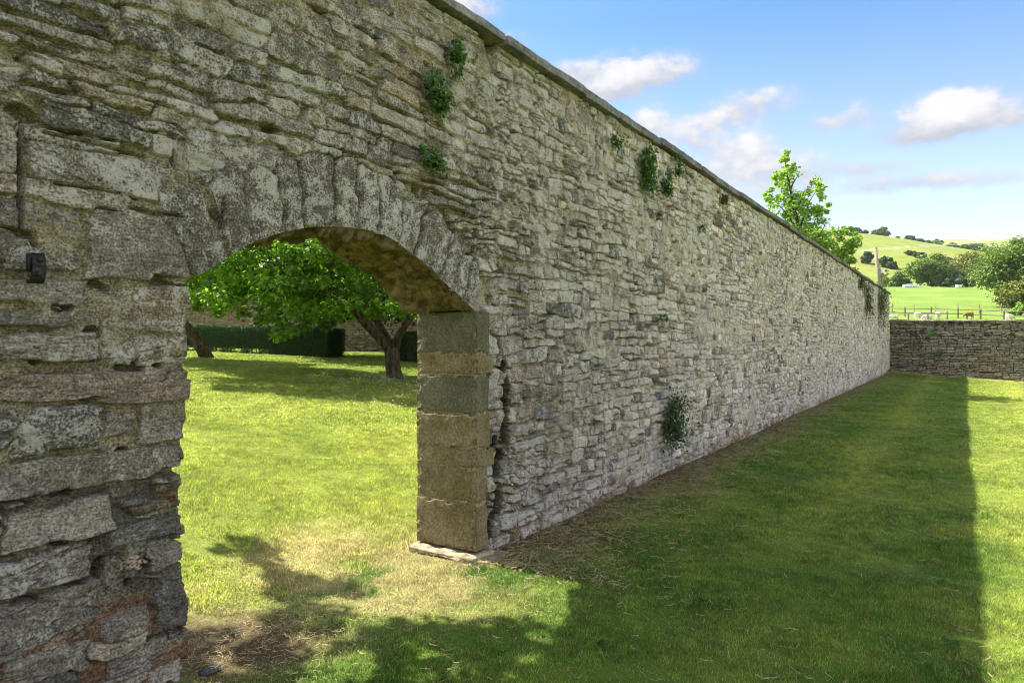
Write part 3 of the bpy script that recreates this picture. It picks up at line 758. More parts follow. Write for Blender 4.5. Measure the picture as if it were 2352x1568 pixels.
def other_wall(name, origin, direc, length, htop, hbot, ds, dh, pal, matr, seed, label, sh, sw, cap, capn, thick=.45, cb=.1, grad=0):
    dxx, dyy = direc; m = Matrix(((dxx, -dyy, 0, origin[0]), (dyy, dxx, 0, origin[1]), (0, 0, 1, 0), (0, 0, 0, 1)))
    o = empty(name, mat=m); tag(o, label, 'wall')
    st = Stones(); au, rr = auto_layout(0, length, hbot-.1, htop+.05, seed, sw, sh, (.25, .5), (.6, 1.6))
    for r in au: st.add((r[0]+r[1])/2, (r[2]+r[3])/2, (r[1]-r[0])/2, (r[3]-r[2])/2, rr.gauss(0, .01), 0, rr.uniform(.0, .05), 0, rr)
    S = np.arange(0, length, ds); H = np.arange(hbot, htop, dh)
    Sg, Hg, Hh, c, s2, li = surface(S, H, st, pal, .6, seed, 1.0, lambda a, b: np.full(a.shape, .3+.0*a)+.3*sm(b, 1.1, 1.7), .008)
    Hz = Hg+grad*Sg
    mesh_obj('wall_face', np.stack([Sg, -Hh, Hz], -1), gridfaces(len(S), len(H)), matr, o, cols=c.reshape(-1, 3), attrs={'stone': s2, 'lich': li})
    k = MB()
    n = int(length/2)+1
    for i in range(n):
        a0, a1 = length*i/n, length*(i+1)/n; zt = htop-.03+grad*(a0+a1)/2
        k.box(((a0+a1)/2, thick/2+.06, (zt+hbot)/2), (a1-a0, thick-.12+.002*(i % 2), zt-hbot))
    k.build('wall_core', matr, o, False)
    x = 0
    while x < length:
        L = rr.uniform(*capn)
        th = rr.uniform(*cap)
        v, f = box_mesh(0, 0, 0, L-.01, thick+.16, th, 12, .016, int(x*7), .02)
        v += np.array([x+L/2, thick/2-.02+rr.uniform(-.02, .02), htop+th/2+grad*(x+L/2)-.005]); mesh_obj('coping_slab', v, f, matr_cap, o); x += L
    return o
matr_cap = M['slab']
M['coping_brown'] = simple_stone('brown_coping', (.26, .22, .15), (.38, .34, .26), 14, dist=.01, dark=(.06, .05, .04))
matr_cap = M['coping_brown']
c0 = W(35.3, 0)
other_wall('cross_wall', (c0.x, c0.y), (0.9992*DY-.04*DX, -0.9992*DX-.04*DY), 16, 2.54, -1.0, .022, .016, pal_cross, M['crosswall'], 21,
           'low dark brown drystone wall closing the far end of the lawn', (.07, .19), (.22, .65), (.07, .10), (.7, 1.5), cb=.1, grad=-.016)
# back garden wall, seen through the arch; runs to the left behind the hedge
gp0 = np.array([-26.0, 34.4]); gp1 = np.array([2.0, 24.0]); gd = (gp1-gp0)/np.linalg.norm(gp1-gp0)
other_wall('back_garden_wall', gp0, gd, float(np.linalg.norm(gp1-gp0)), 4.4, .5, .035, .03, pal_back, M['crosswall'], 33,
           'tall buff stone wall behind the clipped hedge, seen through the arch', (.06, .16), (.2, .55), (.06, .09), (.8, 1.5))

# ------------------------------------------------------------------ leaves
def leaf_verts(P, Nrm, size, aspect=.8, seed=0, kind='leaf'):
    n = len(P); r = np.random.default_rng(seed)
    Nrm = Nrm/np.maximum(np.linalg.norm(Nrm, axis=1, keepdims=True), 1e-6)
    t = r.normal(size=(n, 3)); t -= Nrm*(t*Nrm).sum(1, keepdims=True); t /= np.linalg.norm(t, axis=1, keepdims=True)
    b = np.cross(Nrm, t); sz = (size*r.uniform(.65, 1.25, n))[:, None]
    v = np.empty((n, 6, 3))
    v[:, 0] = P-t*sz*.5; v[:, 1] = P-t*sz*.12+b*sz*aspect*.5-Nrm*sz*.08*-1; v[:, 2] = P+t*sz*.25+b*sz*aspect*.36+Nrm*sz*.06
    v[:, 3] = P+t*sz*.55-Nrm*sz*.10; v[:, 4] = P+t*sz*.25-b*sz*aspect*.36+Nrm*sz*.06; v[:, 5] = P-t*sz*.12-b*sz*aspect*.5+Nrm*sz*.08
    f = np.arange(n*6).reshape(n, 6)
    faces = np.concatenate([f[:, [0, 1, 2, 3]], f[:, [0, 3, 4, 5]]])
    return v.reshape(-1, 3), faces
def leaves(name, P, Nrm, size, m, parent, seed=0, aspect=.8, rnd=None):
    v, f = leaf_verts(P, Nrm, size, aspect, seed)
    r = np.random.default_rng(seed+1).random(len(P)) if rnd is None else rnd
    return mesh_obj(name, v, f, m, parent, smooth=False, attrs={'rnd': np.repeat(r, 6)})
def clumps(centers, rad, nper, r, flat=.75):
    C = np.repeat(centers, nper, 0); R_ = np.repeat(rad, nper)
    d = r.normal(size=C.shape); d /= np.linalg.norm(d, axis=1, keepdims=True)
    rr = R_*r.random(len(C))**.45
    P = C+d*rr[:, None]*np.array([1, 1, flat])
    Nn = d*.5+r.normal(size=C.shape)*.45+np.array([0, 0, .7])
    return P, Nn
def ellip_centers(c, rad, n, r, inner=.35, noise=.25):
    d = r.normal(size=(n, 3)); d /= np.linalg.norm(d, axis=1, keepdims=True)
    rr = (inner+(1-inner)*r.random(n)**.6)*(1+noise*r.normal(size=n)*.5)
    return np.array(c)+d*rr[:, None]*np.array(rad)
def limb(mbx, a, b, r0, r1, rn, seg=7, n=5, bend=.12, wob=.08):
    a = Vector(a); b = Vector(b); L = (b-a).length; pts = []; rs = []
    o1 = Vector((rn.uniform(-1, 1), rn.uniform(-1, 1), rn.uniform(-.3, .8)))*L*bend
    for i in range(n+1):
        t = i/n; pts.append(a.lerp(b, t)+o1*math.sin(math.pi*t)+Vector((rn.uniform(-1, 1), rn.uniform(-1, 1), 0))*L*.015*(0 < i < n)); rs.append(r0+(r1-r0)*t)
    mbx.tube(pts, rs, seg, wob=wob); return pts
def far_tree(name, label, base, h, w, m, seed, nclump=70, nper=60, lsz=.3, trunk=.25, group=None, cat='tree', low=.12, depth=None):
    r = np.random.default_rng(seed); rn = random.Random(seed)
    o = empty(name, base); tag(o, label, cat, group)
    depth = depth or w
    n1 = int(nclump*.7)
    C = ellip_centers((0, 0, h*(.5+low*.5)), (w*.42, depth*.42, h*(.5-low*.5)*.85), nclump, r, .45)
    C[:, 0] += .12*w*np.sin(C[:, 2]/h*5+seed)
    rad = r.uniform(.10, .19, nclump)*min(w, h*1.2)
    P, Nn = clumps(C, rad, nper, r)
    P[:, 2] = np.maximum(P[:, 2], .02)
    cr = np.repeat(r.random(nclump), nper)*.6+r.random(len(P))*.4
    leaves('crown', P, Nn, lsz, m, o, seed, rnd=cr)
    t = MB(); limb(t, (0, 0, -.3), (0, 0, h*.7), trunk, trunk*.3, rn, 7)
    for k in range(7):
        c = C[rn.randrange(nclump)]; z = min(h*rn.uniform(.15, .45), c[2]*.8)
        limb(t, (0, 0, z), c, trunk*.4, trunk*.08, rn, 5, 4)
    t.build('trunk', M['bark'], o)
    return o

# ------------------------------------------------------------------ the spreading tree in the garden
GY = 15.0
tb = at(905, 870, GY); tb.z = gz(tb.x, tb.y)
gt = empty('spreading_tree', tb); tag(gt, 'spreading green tree with a forked leaning trunk on the sunlit lawn beyond the arch', 'tree')
rn = random.Random(4); r = np.random.default_rng(4)
def G(xd, yd, Y=GY): 
    p = at(xd, yd, Y); return p-tb
t = MB()
t.tube([G(908, 878)-Vector((0,0,.05)), G(906, 862), G(902, 835), G(900, 815), G(898, 800)], [.215, .175, .155, .16, .17], 12, wob=.06)
t.build('trunk', M['bark'], gt)
def lm(pts, rad, seg=9):
    q_ = MB(); q_.tube(pts, rad, seg, wob=.09); q_.build('limb', M['bark'], gt)
lm([G(899, 806), G(870, 775, 14.9), G(840, 742, 14.7), G(806, 700, 14.4), G(795, 660, 14.2), G(780, 615, 14.0), G(768, 580, 13.8), G(750, 500, 13.6)], [.14, .10, .095, .10, .08, .07, .06, .04])
lm([G(901, 806), G(880, 760, 15.3), G(850, 715, 15.8), G(820, 670, 16.2), G(800, 600, 16.6)], [.12, .085, .07, .06, .04])
lm([G(902, 806), G(915, 775, 15), G(935, 740, 14.8), G(958, 705, 14.6), G(985, 640, 14.4), G(1005, 560, 14.2)], [.13, .085, .08, .075, .06, .05])
lm([G(795, 665, 14.2), G(740, 668, 14.0), G(690, 655, 13.8), G(640, 640, 13.6), G(560, 640, 13.4)], [.06, .05, .04, .03, .02], 7)
lm([G(775, 610, 14.0), G(720, 595, 13.6), G(660, 610, 13.3), G(600, 600, 13.2)], [.05, .04, .03, .02], 6)
lm([G(785, 640, 14.1), G(700, 560, 13.4), G(600, 520, 13.0), G(500, 560, 12.8)], [.06, .045, .03, .015], 6)
Cs = []; Rs = []
for k in range(720):
    xd = r.uniform(330, 1060); yd = r.uniform(440, 735); Yk = r.uniform(12.6, 17.2)
    # lower edge of the crown on the left rises away from the trunk
    lim = np.interp(xd, [330, 430, 480, 560, 640, 700, 800, 860, 960, 1060], [600, 650, 705, 728, 715, 738, 730, 712, 722, 715])+r.normal()*8
    if yd > lim-8: continue
    Cs.append(G(xd, yd, Yk)); Rs.append(r.uniform(.16, .40))
for (xd, yd, Yk) in ((650, 740, 13.5), (665, 760, 13.4), (640, 770, 13.4), (700, 745, 13.6), (455, 700, 13.5), (500, 715, 13.5), (770, 728, 13.9), (750, 745, 13.8), (845, 690, 13.0), (855, 700, 13), (870, 720, 13.2), (450, 680, 13.4), (600, 735, 13.5), (620, 728, 13.6)):
    Cs.append(G(xd, yd, Yk)); Rs.append(.2)
Cs = np.array(Cs); Rs = np.array(Rs)
P, Nn = clumps(Cs, Rs, 80, r)
leaves('crown', P, Nn, .088, M['leaf_garden'], gt, 5, .85, rnd=np.repeat(r.random(len(Cs)), 80)*.55+r.random(len(P))*.45)
for k in range(70):
    tw = MB()
    c = Vector(Cs[rn.randrange(len(Cs))]); e = Vector(Cs[rn.randrange(len(Cs))])
    d_ = (e-c); e = c+d_.normalized()*min(d_.length, rn.uniform(.6, 1.3)); limb(tw, c, e, .016, .006, rn, 4, 3)
    tw.build('twig', M['bark'], gt)

# second tree behind hedge and a leaning trunk at the left edge of the arch
def bare_tree(name, label, pts, rad, crownpts, seed, lsz=.11, m='leaf_garden', nper=45, crad=.4):
    b = Vector(pts[0]); b.z = gz(b.x, b.y); o = empty(name, b); tag(o, label, 'tree')
    q_ = MB(); P_ = [Vector(p)-b for p in pts]; P_[0] = Vector((0, 0, -.1)); q_.tube(P_, rad, 9, wob=.08); q_.build('trunk', M['bark'], o)
    rr = np.random.default_rng(seed); C = np.array([list(Vector(c)-b) for c in crownpts])
    Pp, Nn = clumps(C, rr.uniform(crad*.6, crad*1.3, len(C)), nper, rr); leaves('crown', Pp, Nn, lsz, M[m], o, seed)
    return o
r = np.random.default_rng(9)
cp = [at(r.uniform(640, 980), r.uniform(480, 725), r.uniform(19., 24.)) for k in range(430)]
bare_tree('old_orchard_tree', 'dark trunked tree behind the end of the hedge, half hidden by the nearer crown', [at(765, 820, 21.8), at(752, 770, 21.8), at(735, 735, 21.8), at(728, 690, 21.6), at(735, 620, 21.5)], [.17, .14, .13, .12, .08], cp, 3, .12, 'leaf_hedge', 50, .5)
cp = [at(r.uniform(240, 560), r.uniform(470, 660), r.uniform(16.5, 19.5)) for k in range(200)]
bare_tree('leaning_tree', 'leaning tree whose mossy trunk foot shows at the left edge of the arch', [at(478, 808, 19), at(452, 780, 18.8), at(425, 745, 18.4), at(390, 690, 18), at(370, 600, 17.8)], [.20, .13, .12, .12, .10], cp, 6, .12, 'leaf_garden', 50, .45)
# the tree near the left of the door whose branches cast the dappled shade on the threshold
cen = []; r12 = np.random.default_rng(12)
CT = 1/math.tan(R(SUN_EL))
for (s0, q0, rr_) in ((-.97, 1.4, .10), (-1.0, 1.15, .12), (-1.0, .85, .16), (-.9, .55, .12), (-1.2, .65, .15), (-1.3, .3, .15), (-1.5, .15, .18), (-1.75, -.05, .18), (-2.0, -.2, .2),
        (-1.25, -.38, .10), (-1.5, -.5, .2), (-1.1, -.62, .12), (-1.05, -.88, .12), (-1.35, -.85, .2), (-1.7, -.8, .2), (-1.2, -1.05, .15), (-1.45, -1.1, .2), (-.85, -.95, .08), (-1.95, .5, .12), (-2.1, .15, .15)):
    for k in range(max(3, int(rr_*34))):
        h0 = r12.uniform(2.9, 4.5); cen.append(W(s0+r12.normal()*rr_*.75, (q0 if q0 < .5 else q0-.16)+CT*h0+r12.normal()*rr_*.75, h0))
for k in range(90):
    s0 = r12.uniform(-6.2, -2.5); h0 = r12.uniform(2.8, 4.8); cen.append(W(s0, 1.0+CT*h0-r12.uniform(0, 2.2), h0) if False else W(s0, max(CT*h0+1.2-r12.uniform(0, 2.2), 1.4), h0))
tp_ = W(-5.0, 4.0)
bare_tree('shade_tree', 'broad tree close behind the wall left of the arch whose branches shade the threshold', [W(-5, 4.0, 0), W(-4.9, 3.9, 1.2), W(-4.6, 3.6, 2.4), W(-4.0, 3.2, 3.2), W(-3.0, 2.9, 3.7)], [.25, .2, .17, .13, .08], cen, 12, .085, 'leaf_garden', 30, .13)

# ------------------------------------------------------------------ clipped hedge
def hedge(p0, p1, h, w, label, seed, n, gaps=True, y_top=None):
    r = np.random.default_rng(seed); rn = random.Random(seed)
    p0 = np.array(p0); p1 = np.array(p1); L = np.linalg.norm(p1-p0); d = (p1-p0)/L; nrm = np.array([-d[1], d[0]])
    o = empty('clipped_hedge', (p0[0], p0[1], gz(*p0))); tag(o, label, 'hedge', 'clipped hedges in the garden')
    z0 = gz(*p0)
    def pt(a, b, z): 
        x = p0+d*a+nrm*b; return x, z
    A = r.uniform(0, L, n); face = r.random(n); B = r.uniform(-w/2, w/2, n); Zr = r.random(n)
    gpat = fbm(A*2.2+seed, A*0+3, 3); lowz = np.where((gpat > .12) & (A < L*.62), .22, .03) if gaps else .03
    Zr = lowz+(h-lowz)*Zr
    top = face < .35; end = (face > .93)
    hz = h+.03*np.sin(A*1.4)+.02*np.sin(A*3+1)
    Zr = np.where(top, hz+r.normal(size=n)*.015, Zr)
    B = np.where(top | end, B, np.where(r.random(n) < .75, -w/2, w/2)+r.normal(size=n)*.025)
    A = np.where(end, np.where(r.random(n) < .5, 0, L)+r.normal(size=n)*.03, A)
    xy = p0+np.outer(A, d)+np.outer(B, nrm); g0 = terrain(xy[:, 0], xy[:, 1])
    P = np.stack([xy[:, 0], xy[:, 1], g0+Zr], 1)-np.array([p0[0], p0[1], z0])
    Nn = np.where(top[:, None], [0, 0, 1.], np.outer(np.sign(B), np.append(nrm, 0)))+r.normal(size=(n, 3))*.6
    leaves('foliage', P, Nn, .045, M['leaf_hedge'], o, seed, .6)
    k = MB(); m_ = int(L/.5)
    for i in range(m_):
        a0, a1 = L*i/m_+.04, L*(i+1)/m_+.03*(i < m_-1)-.04*(i == m_-1); xm = p0+d*(a0+a1)/2; gm = gz(*xm)-z0
        lo = .2 if gaps and i < m_*.62 else .0
        rot = Matrix.Rotation(math.atan2(d[1], d[0]), 3, 'Z')
        k.box((xm[0]-p0[0], xm[1]-p0[1], gm+(lo+h-.05)/2), (a1-a0, w-.09-.004*(i % 2), h-.05-lo), rot)
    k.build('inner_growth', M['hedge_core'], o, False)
    for i in range(int(L/.3)):
        x = p0+d*(i*.3+rn.uniform(0, .2)); gm = gz(*x)-z0; st = MB()
        limb(st, (x[0]-p0[0]+rn.uniform(-.05, .05), x[1]-p0[1]+rn.uniform(-.1, .1), gm-.05), (x[0]-p0[0]+rn.uniform(-.15, .15), x[1]-p0[1]+rn.uniform(-.15, .15), gm+.3), .018, .01, rn, 4, 2)
        st.build('stem', M['bark'], o)
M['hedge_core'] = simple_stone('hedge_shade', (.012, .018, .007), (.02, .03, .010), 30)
e0 = at(772, 0, 21.0); e1 = at(400, 0, 24.6)
hedge((e1.x, e1.y), (e0.x, e0.y), .88, .75, 'long clipped dark green hedge left of the forked tree, seen through the arch', 1, 42000)
e2 = at(925, 0, 20.0); e3 = at(1010, 0, 20.6)
hedge((e2.x, e2.y), (e3.x, e3.y), .82, .75, 'short dark clipped hedge end right behind the forked tree trunk', 2, 9000, False)

# ------------------------------------------------------------------ young sycamore behind the wall
sy = W(20.3, 1.7); sy.z = gz(sy.x, sy.y)
ot = empty('young_sycamore', sy); tag(ot, 'young leafy tree rising above the coping of the long wall against the sky', 'tree')
SYY = 22.5
r = np.random.default_rng(21); rn = random.Random(21)
def K(xd, yd, Y=SYY): return at(xd, yd, Y)-sy
t = MB(); stem = [Vector((0, 0, -.1)), K(1840, 640), K(1838, 540), K(1825, 480), K(1812, 420), K(1800, 352)]
t.tube(stem, [.13, .09, .065, .045, .028, .008], 8); t.build('trunk', M['bark'], ot)
arms = [((1838, 545), (1762, 440)), ((1838, 520), (1890, 410)), ((1832, 500), (1765, 450)), ((1838, 560), (1965, 525)), ((1830, 480), (1860, 440)), ((1818, 430), (1780, 400)), ((1838, 570), (1930, 560)), ((1845, 610), (1955, 590)), ((1815, 440), (1835, 400)), ((1845, 600), (1800, 560)), ((1843, 585), (1900, 500))]
lb = MB()
for a_, b_ in arms:
    dp = rn.uniform(-.6, .9); limb(lb, K(*a_), K(b_[0], b_[1], SYY+dp), .03, .006, rn, 5, 4)
lb.build('branches', M['bark'], ot)
C = []; Rr = []
def row(x0, y0, x1, y1, n, wd, rd):
    for k in range(n):
        t_ = r.random(); C.append(K(x0+(x1-x0)*t_+r.normal()*wd, y0+(y1-y0)*t_+r.normal()*wd*.7, SYY+r.uniform(-.5, .9))); Rr.append(rd*r.uniform(.6, 1.2))
row(1800, 350, 1812, 400, 16, 7, .10); row(1805, 395, 1822, 470, 30, 13, .16); row(1822, 460, 1850, 540, 46, 24, .2)
row(1765, 445, 1800, 465, 14, 9, .12); row(1752, 445, 1765, 455, 4, 5, .08); row(1780, 400, 1800, 420, 8, 7, .12)
row(1872, 412, 1885, 440, 9, 7, .11); row(1885, 440, 1880, 500, 16, 10, .13); row(1850, 440, 1850, 500, 12, 10, .14)
row(1835, 540, 1900, 575, 46, 22, .2); row(1915, 530, 1960, 560, 22, 12, .16); row(1925, 560, 1955, 600, 16, 10, .15); row(1950, 525, 1965, 560, 8, 6, .1)
row(1800, 500, 1900, 600, 40, 30, .2); row(1900, 570, 1950, 620, 16, 12, .18)
C = np.array(C); Rr = np.array(Rr)
P, Nn = clumps(C, Rr*1.25, 40, r); leaves('crown', P, Nn, .08, M['leaf_tree'], ot, 22, .9)

# ------------------------------------------------------------------ plants growing on the walls
def wall_plant(xd, yd, w, h, n, lsz, m, label, seed, name='wall_fern', cat='plant', flowers=0, frame=None, droop=.3):
    s0, h0, z = wallpt(xd, yd); w = min(wallpt(xd+w/2, yd)[0]-wallpt(xd-w/2, yd)[0], 1.6); hh = h/F*z
    o = empty(name, mat=WM @ Matrix.Translation((s0, -.03, h0))); tag(o, label, cat, 'plants rooted in the long wall')
    r = np.random.default_rng(seed); rn = random.Random(seed); n = int(n*1.8)
    k = max(3, int(n/36)); C = np.stack([r.normal(size=k)*w*.22, -.02-.05*r.random(k), r.uniform(-.5, .5, k)*hh], 1)
    rad = np.full(k, min(w, hh)*.24+.01)*r.uniform(.6, 1.2, k)
    d = r.normal(size=(n, 3)); ci = r.integers(0, k, n); P = C[ci]+d*rad[ci][:, None]*.55; P[:, 1] = -.015-np.abs(P[:, 1]+.015)
    Nn = r.normal(size=(n, 3))*.5+np.array([0, -1., .5])
    leaves('leaves', P, Nn, lsz, M[m], o, seed, .8)
    if flowers:
        P = C[r.integers(0, k, flowers)]+r.normal(size=(flowers, 3))*rad.mean()*.6; P[:, 1] = -.06-np.abs(P[:, 1])
        for i in range(flowers): leaves('flower', P[i:i+1], r.normal(size=(1, 3))*.2+np.array([0, -1., .4]), .018, M['petal'], o, seed+3+i, 1.)
    return o
wall_plant(1030, 145, 30, 80, 210, .030, 'leaf_wall', 'upper dark green fern clump just under the coping, high above the arch', 31)
wall_plant(985, 215, 46, 70, 260, .030, 'leaf_wall', 'broad green fern clump below the highest one, above the arch', 32)
wall_plant(975, 370, 55, 45, 190, .026, 'leaf_wall', 'small sprawling fern right above the crown of the arch stones', 33)
wall_plant(1397, 335, 18, 32, 80, .030, 'leaf_wall', 'tiny green fern tuft under the coping, left of the tall leafy clump', 34)
wall_plant(1474, 390, 30, 95, 330, .042, 'leaf_wall', 'tall bright green leafy clump hanging below the coping', 35)
wall_plant(1521, 430, 18, 42, 120, .040, 'leaf_wall', 'narrow green tuft below and right of the tall leafy clump', 36)
wall_plant(1546, 383, 26, 38, 90, .040, 'leaf_wall', 'light green sprig touching the coping right of the tall leafy clump', 37)
wall_plant(1497, 490, 16, 18, 50, .03, 'leaf_moss', 'brownish withered tuft well below the tall leafy clump', 38)
wall_plant(1652, 470, 12, 40, 90, .045, 'leaf_moss', 'olive mossy tuft under the coping halfway along the wall', 39)
wall_plant(1536, 968, 42, 105, 900, .030, 'leaf_hedge', 'dark trailing plant with tiny white flowers low on the long wall', 40, 'flowering_plant', flowers=60)
wall_plant(1600, 525, 9, 16, 30, .035, 'leaf_wall', 'speck of green fern on the middle of the long wall', 43)
wall_plant(1508, 728, 14, 16, 40, .03, 'leaf_wall', 'little green sprout at mid height of the long wall', 44)
wall_plant(1988, 690, 11, 55, 330, .07, 'leaf_moss', 'dark mossy ivy streak on the far end of the long wall', 45, 'ivy')
wall_plant(2018, 695, 14, 100, 620, .07, 'leaf_moss', 'largest olive ivy hanging over the far end of the long wall', 46, 'ivy')
wall_plant(1975, 655, 8, 36, 130, .07, 'leaf_moss', 'small ivy patch under the coping before the far corner', 47, 'ivy')
def cross_plant(xd, yd, w, n, label, seed, m='leaf_wall'):
    Y = 34; p = at(xd, yd, Y); sx, qx = toW(p.x, p.y)
    # slide onto the face s = 35.3
    u = (xd-1176)/F; Y = None
    # solve W s = 35.3 along the ray
    Y = (35.3+DX*PX+DY*PY)/(DX*u+DY); p = at(xd, yd, Y-.12)
    o = empty('wall_sprig', p); tag(o, label, 'plant'); r = np.random.default_rng(seed)
    P = r.normal(size=(n, 3))*np.array([w, .04, w]); P[:, 1] = -np.abs(P[:, 1])
    leaves('leaves', P, r.normal(size=(n, 3))*.5+np.array([-.3, -1., .5]), .07, M[m], o, seed)
    k = MB(); k.tube([(0, .08, -w), (0, -.02, 0), (.03, -.03, w)], .006, 4); k.build('stem', M['bark'], o)
cross_plant(2143, 765, .13, 70, 'pale green sprig near the top of the cross wall', 51)
cross_plant(2157, 810, .13, 70, 'pale green sprig at mid height of the cross wall', 52)
cross_plant(2110, 790, .2, 60, 'dark small fern on the cross wall near the corner', 53, 'leaf_moss')

# ------------------------------------------------------------------ grass
def grass(name, n, region_fn, hgt, wid, seed, label, dens_min=0, colf=None):
    r = np.random.default_rng(seed)
    x, y = region_fn(r, n); s, q = toW(x, y)
    c = lawncol(x, y)
    # bare soil thins the grass
    gness = np.clip((c[:, 1]-c[:, 0]*.62)*10, .10, 1)
    keep = r.random(len(x)) < gness
    x, y, c = x[keep], y[keep], c[keep]; n = len(x)
    z = terrain(x, y); tuft = .55+.9*np.clip(.5+.9*fbm(x*3.3, y*3.3, 3), 0, 1)
    H = hgt*tuft*r.uniform(.5, 1.25, n); an = r.uniform(0, 2*np.pi, n); lean = r.uniform(.15, .95, n)*H
    ld = r.uniform(0, 2*np.pi, n); dx, dy = np.cos(ld)*lean, np.sin(ld)*lean
    wx, wy = np.cos(an)*wid*.5, np.sin(an)*wid*.5
    b = np.stack([x, y, z-.005], 1); w3 = np.stack([wx, wy, 0*wx], 1)
    m1 = b+np.stack([dx*.35, dy*.35, H*.6], 1); tp = b+np.stack([dx, dy, H], 1)
    V = np.stack([b-w3, b+w3, m1+w3*.8, m1-w3*.8, tp], 1)
    idx = np.arange(n)*5
    quads = np.stack([idx, idx+1, idx+2, idx+3], 1); tris = np.stack([idx+3, idx+2, idx+4], 1)
    me = bpy.data.meshes.new(name); me.vertices.add(n*5); me.vertices.foreach_set('co', V.astype(np.float32).ravel())
    me.loops.add(n*7); li = np.concatenate([quads.ravel(), tris.ravel()]).astype(np.int32); me.loops.foreach_set('vertex_index', li)
    me.polygons.add(n*2); me.polygons.foreach_set('loop_start', np.concatenate([np.arange(n)*4, n*4+np.arange(n)*3]).astype(np.int32))
    me.update(calc_edges=True)
    cc = c*r.uniform(.55, 1.65, (n, 1))*(1+.55*fbm(x*13, y*13, 3))[:, None]; dry = r.random(n) < .10; cc[dry] = np.array([.38, .32, .16])*r.uniform(.6, 1.2, (dry.sum(), 1))
    C4 = np.ones((n, 5, 4), np.float32); C4[:, :, :3] = cc[:, None]; C4[:, :2, :3] *= .9
    a = me.color_attributes.new('Col', 'FLOAT_COLOR', 'POINT'); a.data.foreach_set('color', C4.ravel())
    me.materials.append(M['blade']); o = bpy.data.objects.new(name, me); col.objects.link(o)
    tag(o, label, 'grass', kind='stuff'); return o
def reg(Y0, Y1, side, u0=-.55, u1=.80):
    def f(r, n):
        y = np.sqrt(r.uniform(Y0**2, Y1**2, n)); x = r.uniform(u0, u1, n)*y
        s, q = toW(x, y)
        if side == 0: ok = ((q < -.03) | ((s > SL+.05) & (s < -.02))) & (q < TH) & (s < 35.2)
        else: ok = (q > TH-.0) & (q < 30)
        return x[ok], y[ok]
    return f
grass('lawn_grass', 420000, reg(2.2, 5.5, 0, -.8, 1.3), .022, .0040, 1, 'short mown grass of the near lawn in front of the wall')
grass('lawn_grass', 400000, reg(5.5, 10, 0, -.55, 1.15), .023, .007, 2, 'short mown grass of the lawn along the middle of the wall')
grass('lawn_grass', 320000, reg(10, 20, 0, -.2, 1.0), .026, .014, 3, 'short mown grass further along the wall')
grass('lawn_grass', 120000, reg(20, 36, 0, .2, .95), .035, .026, 4, 'mown grass at the far end below the cross wall')
grass('garden_grass', 340000, reg(4, 9, 1, -.95, .05), .024, .006, 5, 'sunlit garden grass just beyond the arch')
grass('garden_grass', 260000, reg(9, 17, 1, -.8, .1), .03, .012, 6, 'sunlit garden grass around the forked tree')
grass('garden_grass', 110000, reg(17, 26, 1, -.60, .0), .04, .022, 7, 'garden grass in front of the hedge')

def straws(n, fn, L, seed, label, wid=.0022):
    r = np.random.default_rng(seed); x, y = fn(r, n); n = len(x)
    an = r.uniform(0, 2*np.pi, n); ln = L*r.uniform(.3, 1.2, n); k = 5; t = np.linspace(-.5, .5, k)
    cur = r.normal(size=n)*.5
    px = x[:, None]+np.cos(an)[:, None]*t*ln[:, None]+np.sin(an)[:, None]*cur[:, None]*(t**2)*ln[:, None]
    py = y[:, None]+np.sin(an)[:, None]*t*ln[:, None]-np.cos(an)[:, None]*cur[:, None]*(t**2)*ln[:, None]
    pz = terrain(px, py)+.014+r.random((n, 1))*.02+.012*np.abs(t)*r.normal(size=(n, 1))
    wv = wid*r.uniform(.6, 1.5, (n, 1))*(1+.25*py)/2
    ox, oy = -np.sin(an)[:, None]*wv*np.ones(k), np.cos(an)[:, None]*wv*np.ones(k)
    V = np.stack([np.stack([px-ox, py-oy, pz], -1), np.stack([px+ox, py+oy, pz+.001], -1)], 2)   # n,k,2,3
    i = (np.arange(n)*k*2)[:, None]+np.arange(k-1)*2
    f = np.stack([i, i+1, i+3, i+2], -1).reshape(-1, 4)
    o = mesh_obj('dry_straw', V.reshape(-1, 3), f, M['straw'], attrs={'rnd': np.repeat(r.random(n), k*2)}); tag(o, label, 'straw', kind='stuff')
def near_wall(r, n):
    s = r.uniform(-.2, 34, n)**1.0; s = 34*(r.random(n)**1.8); q = -np.abs(r.normal(size=n))*.55-.04; p = W(0, 0)
    return PX+DX*s-DY*q, PY+DY*s+DX*q
def open_lawn(r, n):
    y = 2.9+11*r.random(n)**1.5; x = r.uniform(-.3, .75, n)*y; s, q = toW(x, y); ok = q < -.1
    cl = fbm(x*1.7+5, y*1.7, 3)+r.normal(size=n)*.25 > .12
    return x[ok & cl], y[ok & cl]
def doorway(r, n):
    s = r.normal(-.9, .9, n); q = r.normal(.3, .7, n); ok = (s > SL) & ((s < -.02) | (q > TH+.05) | (q < -.05))
    bx, by = wcoord(520, 1480); m = n//3
    x = PX+DX*s-DY*q; y = PY+DY*s+DX*q; x = x[ok]; y = y[ok]
    return np.append(x, r.normal(bx, .25, m)), np.append(y, r.normal(by, .25, m))
straws(7500, near_wall, .12, 1, 'brown straw and dead stems strewn along the foot of the long wall', .0012)
straws(5500, open_lawn, .075, 2, 'loose dry grass clippings scattered on the shaded lawn', .0009)
straws(4200, doorway, .05, 3, 'dead straw around the arch threshold', .0008)

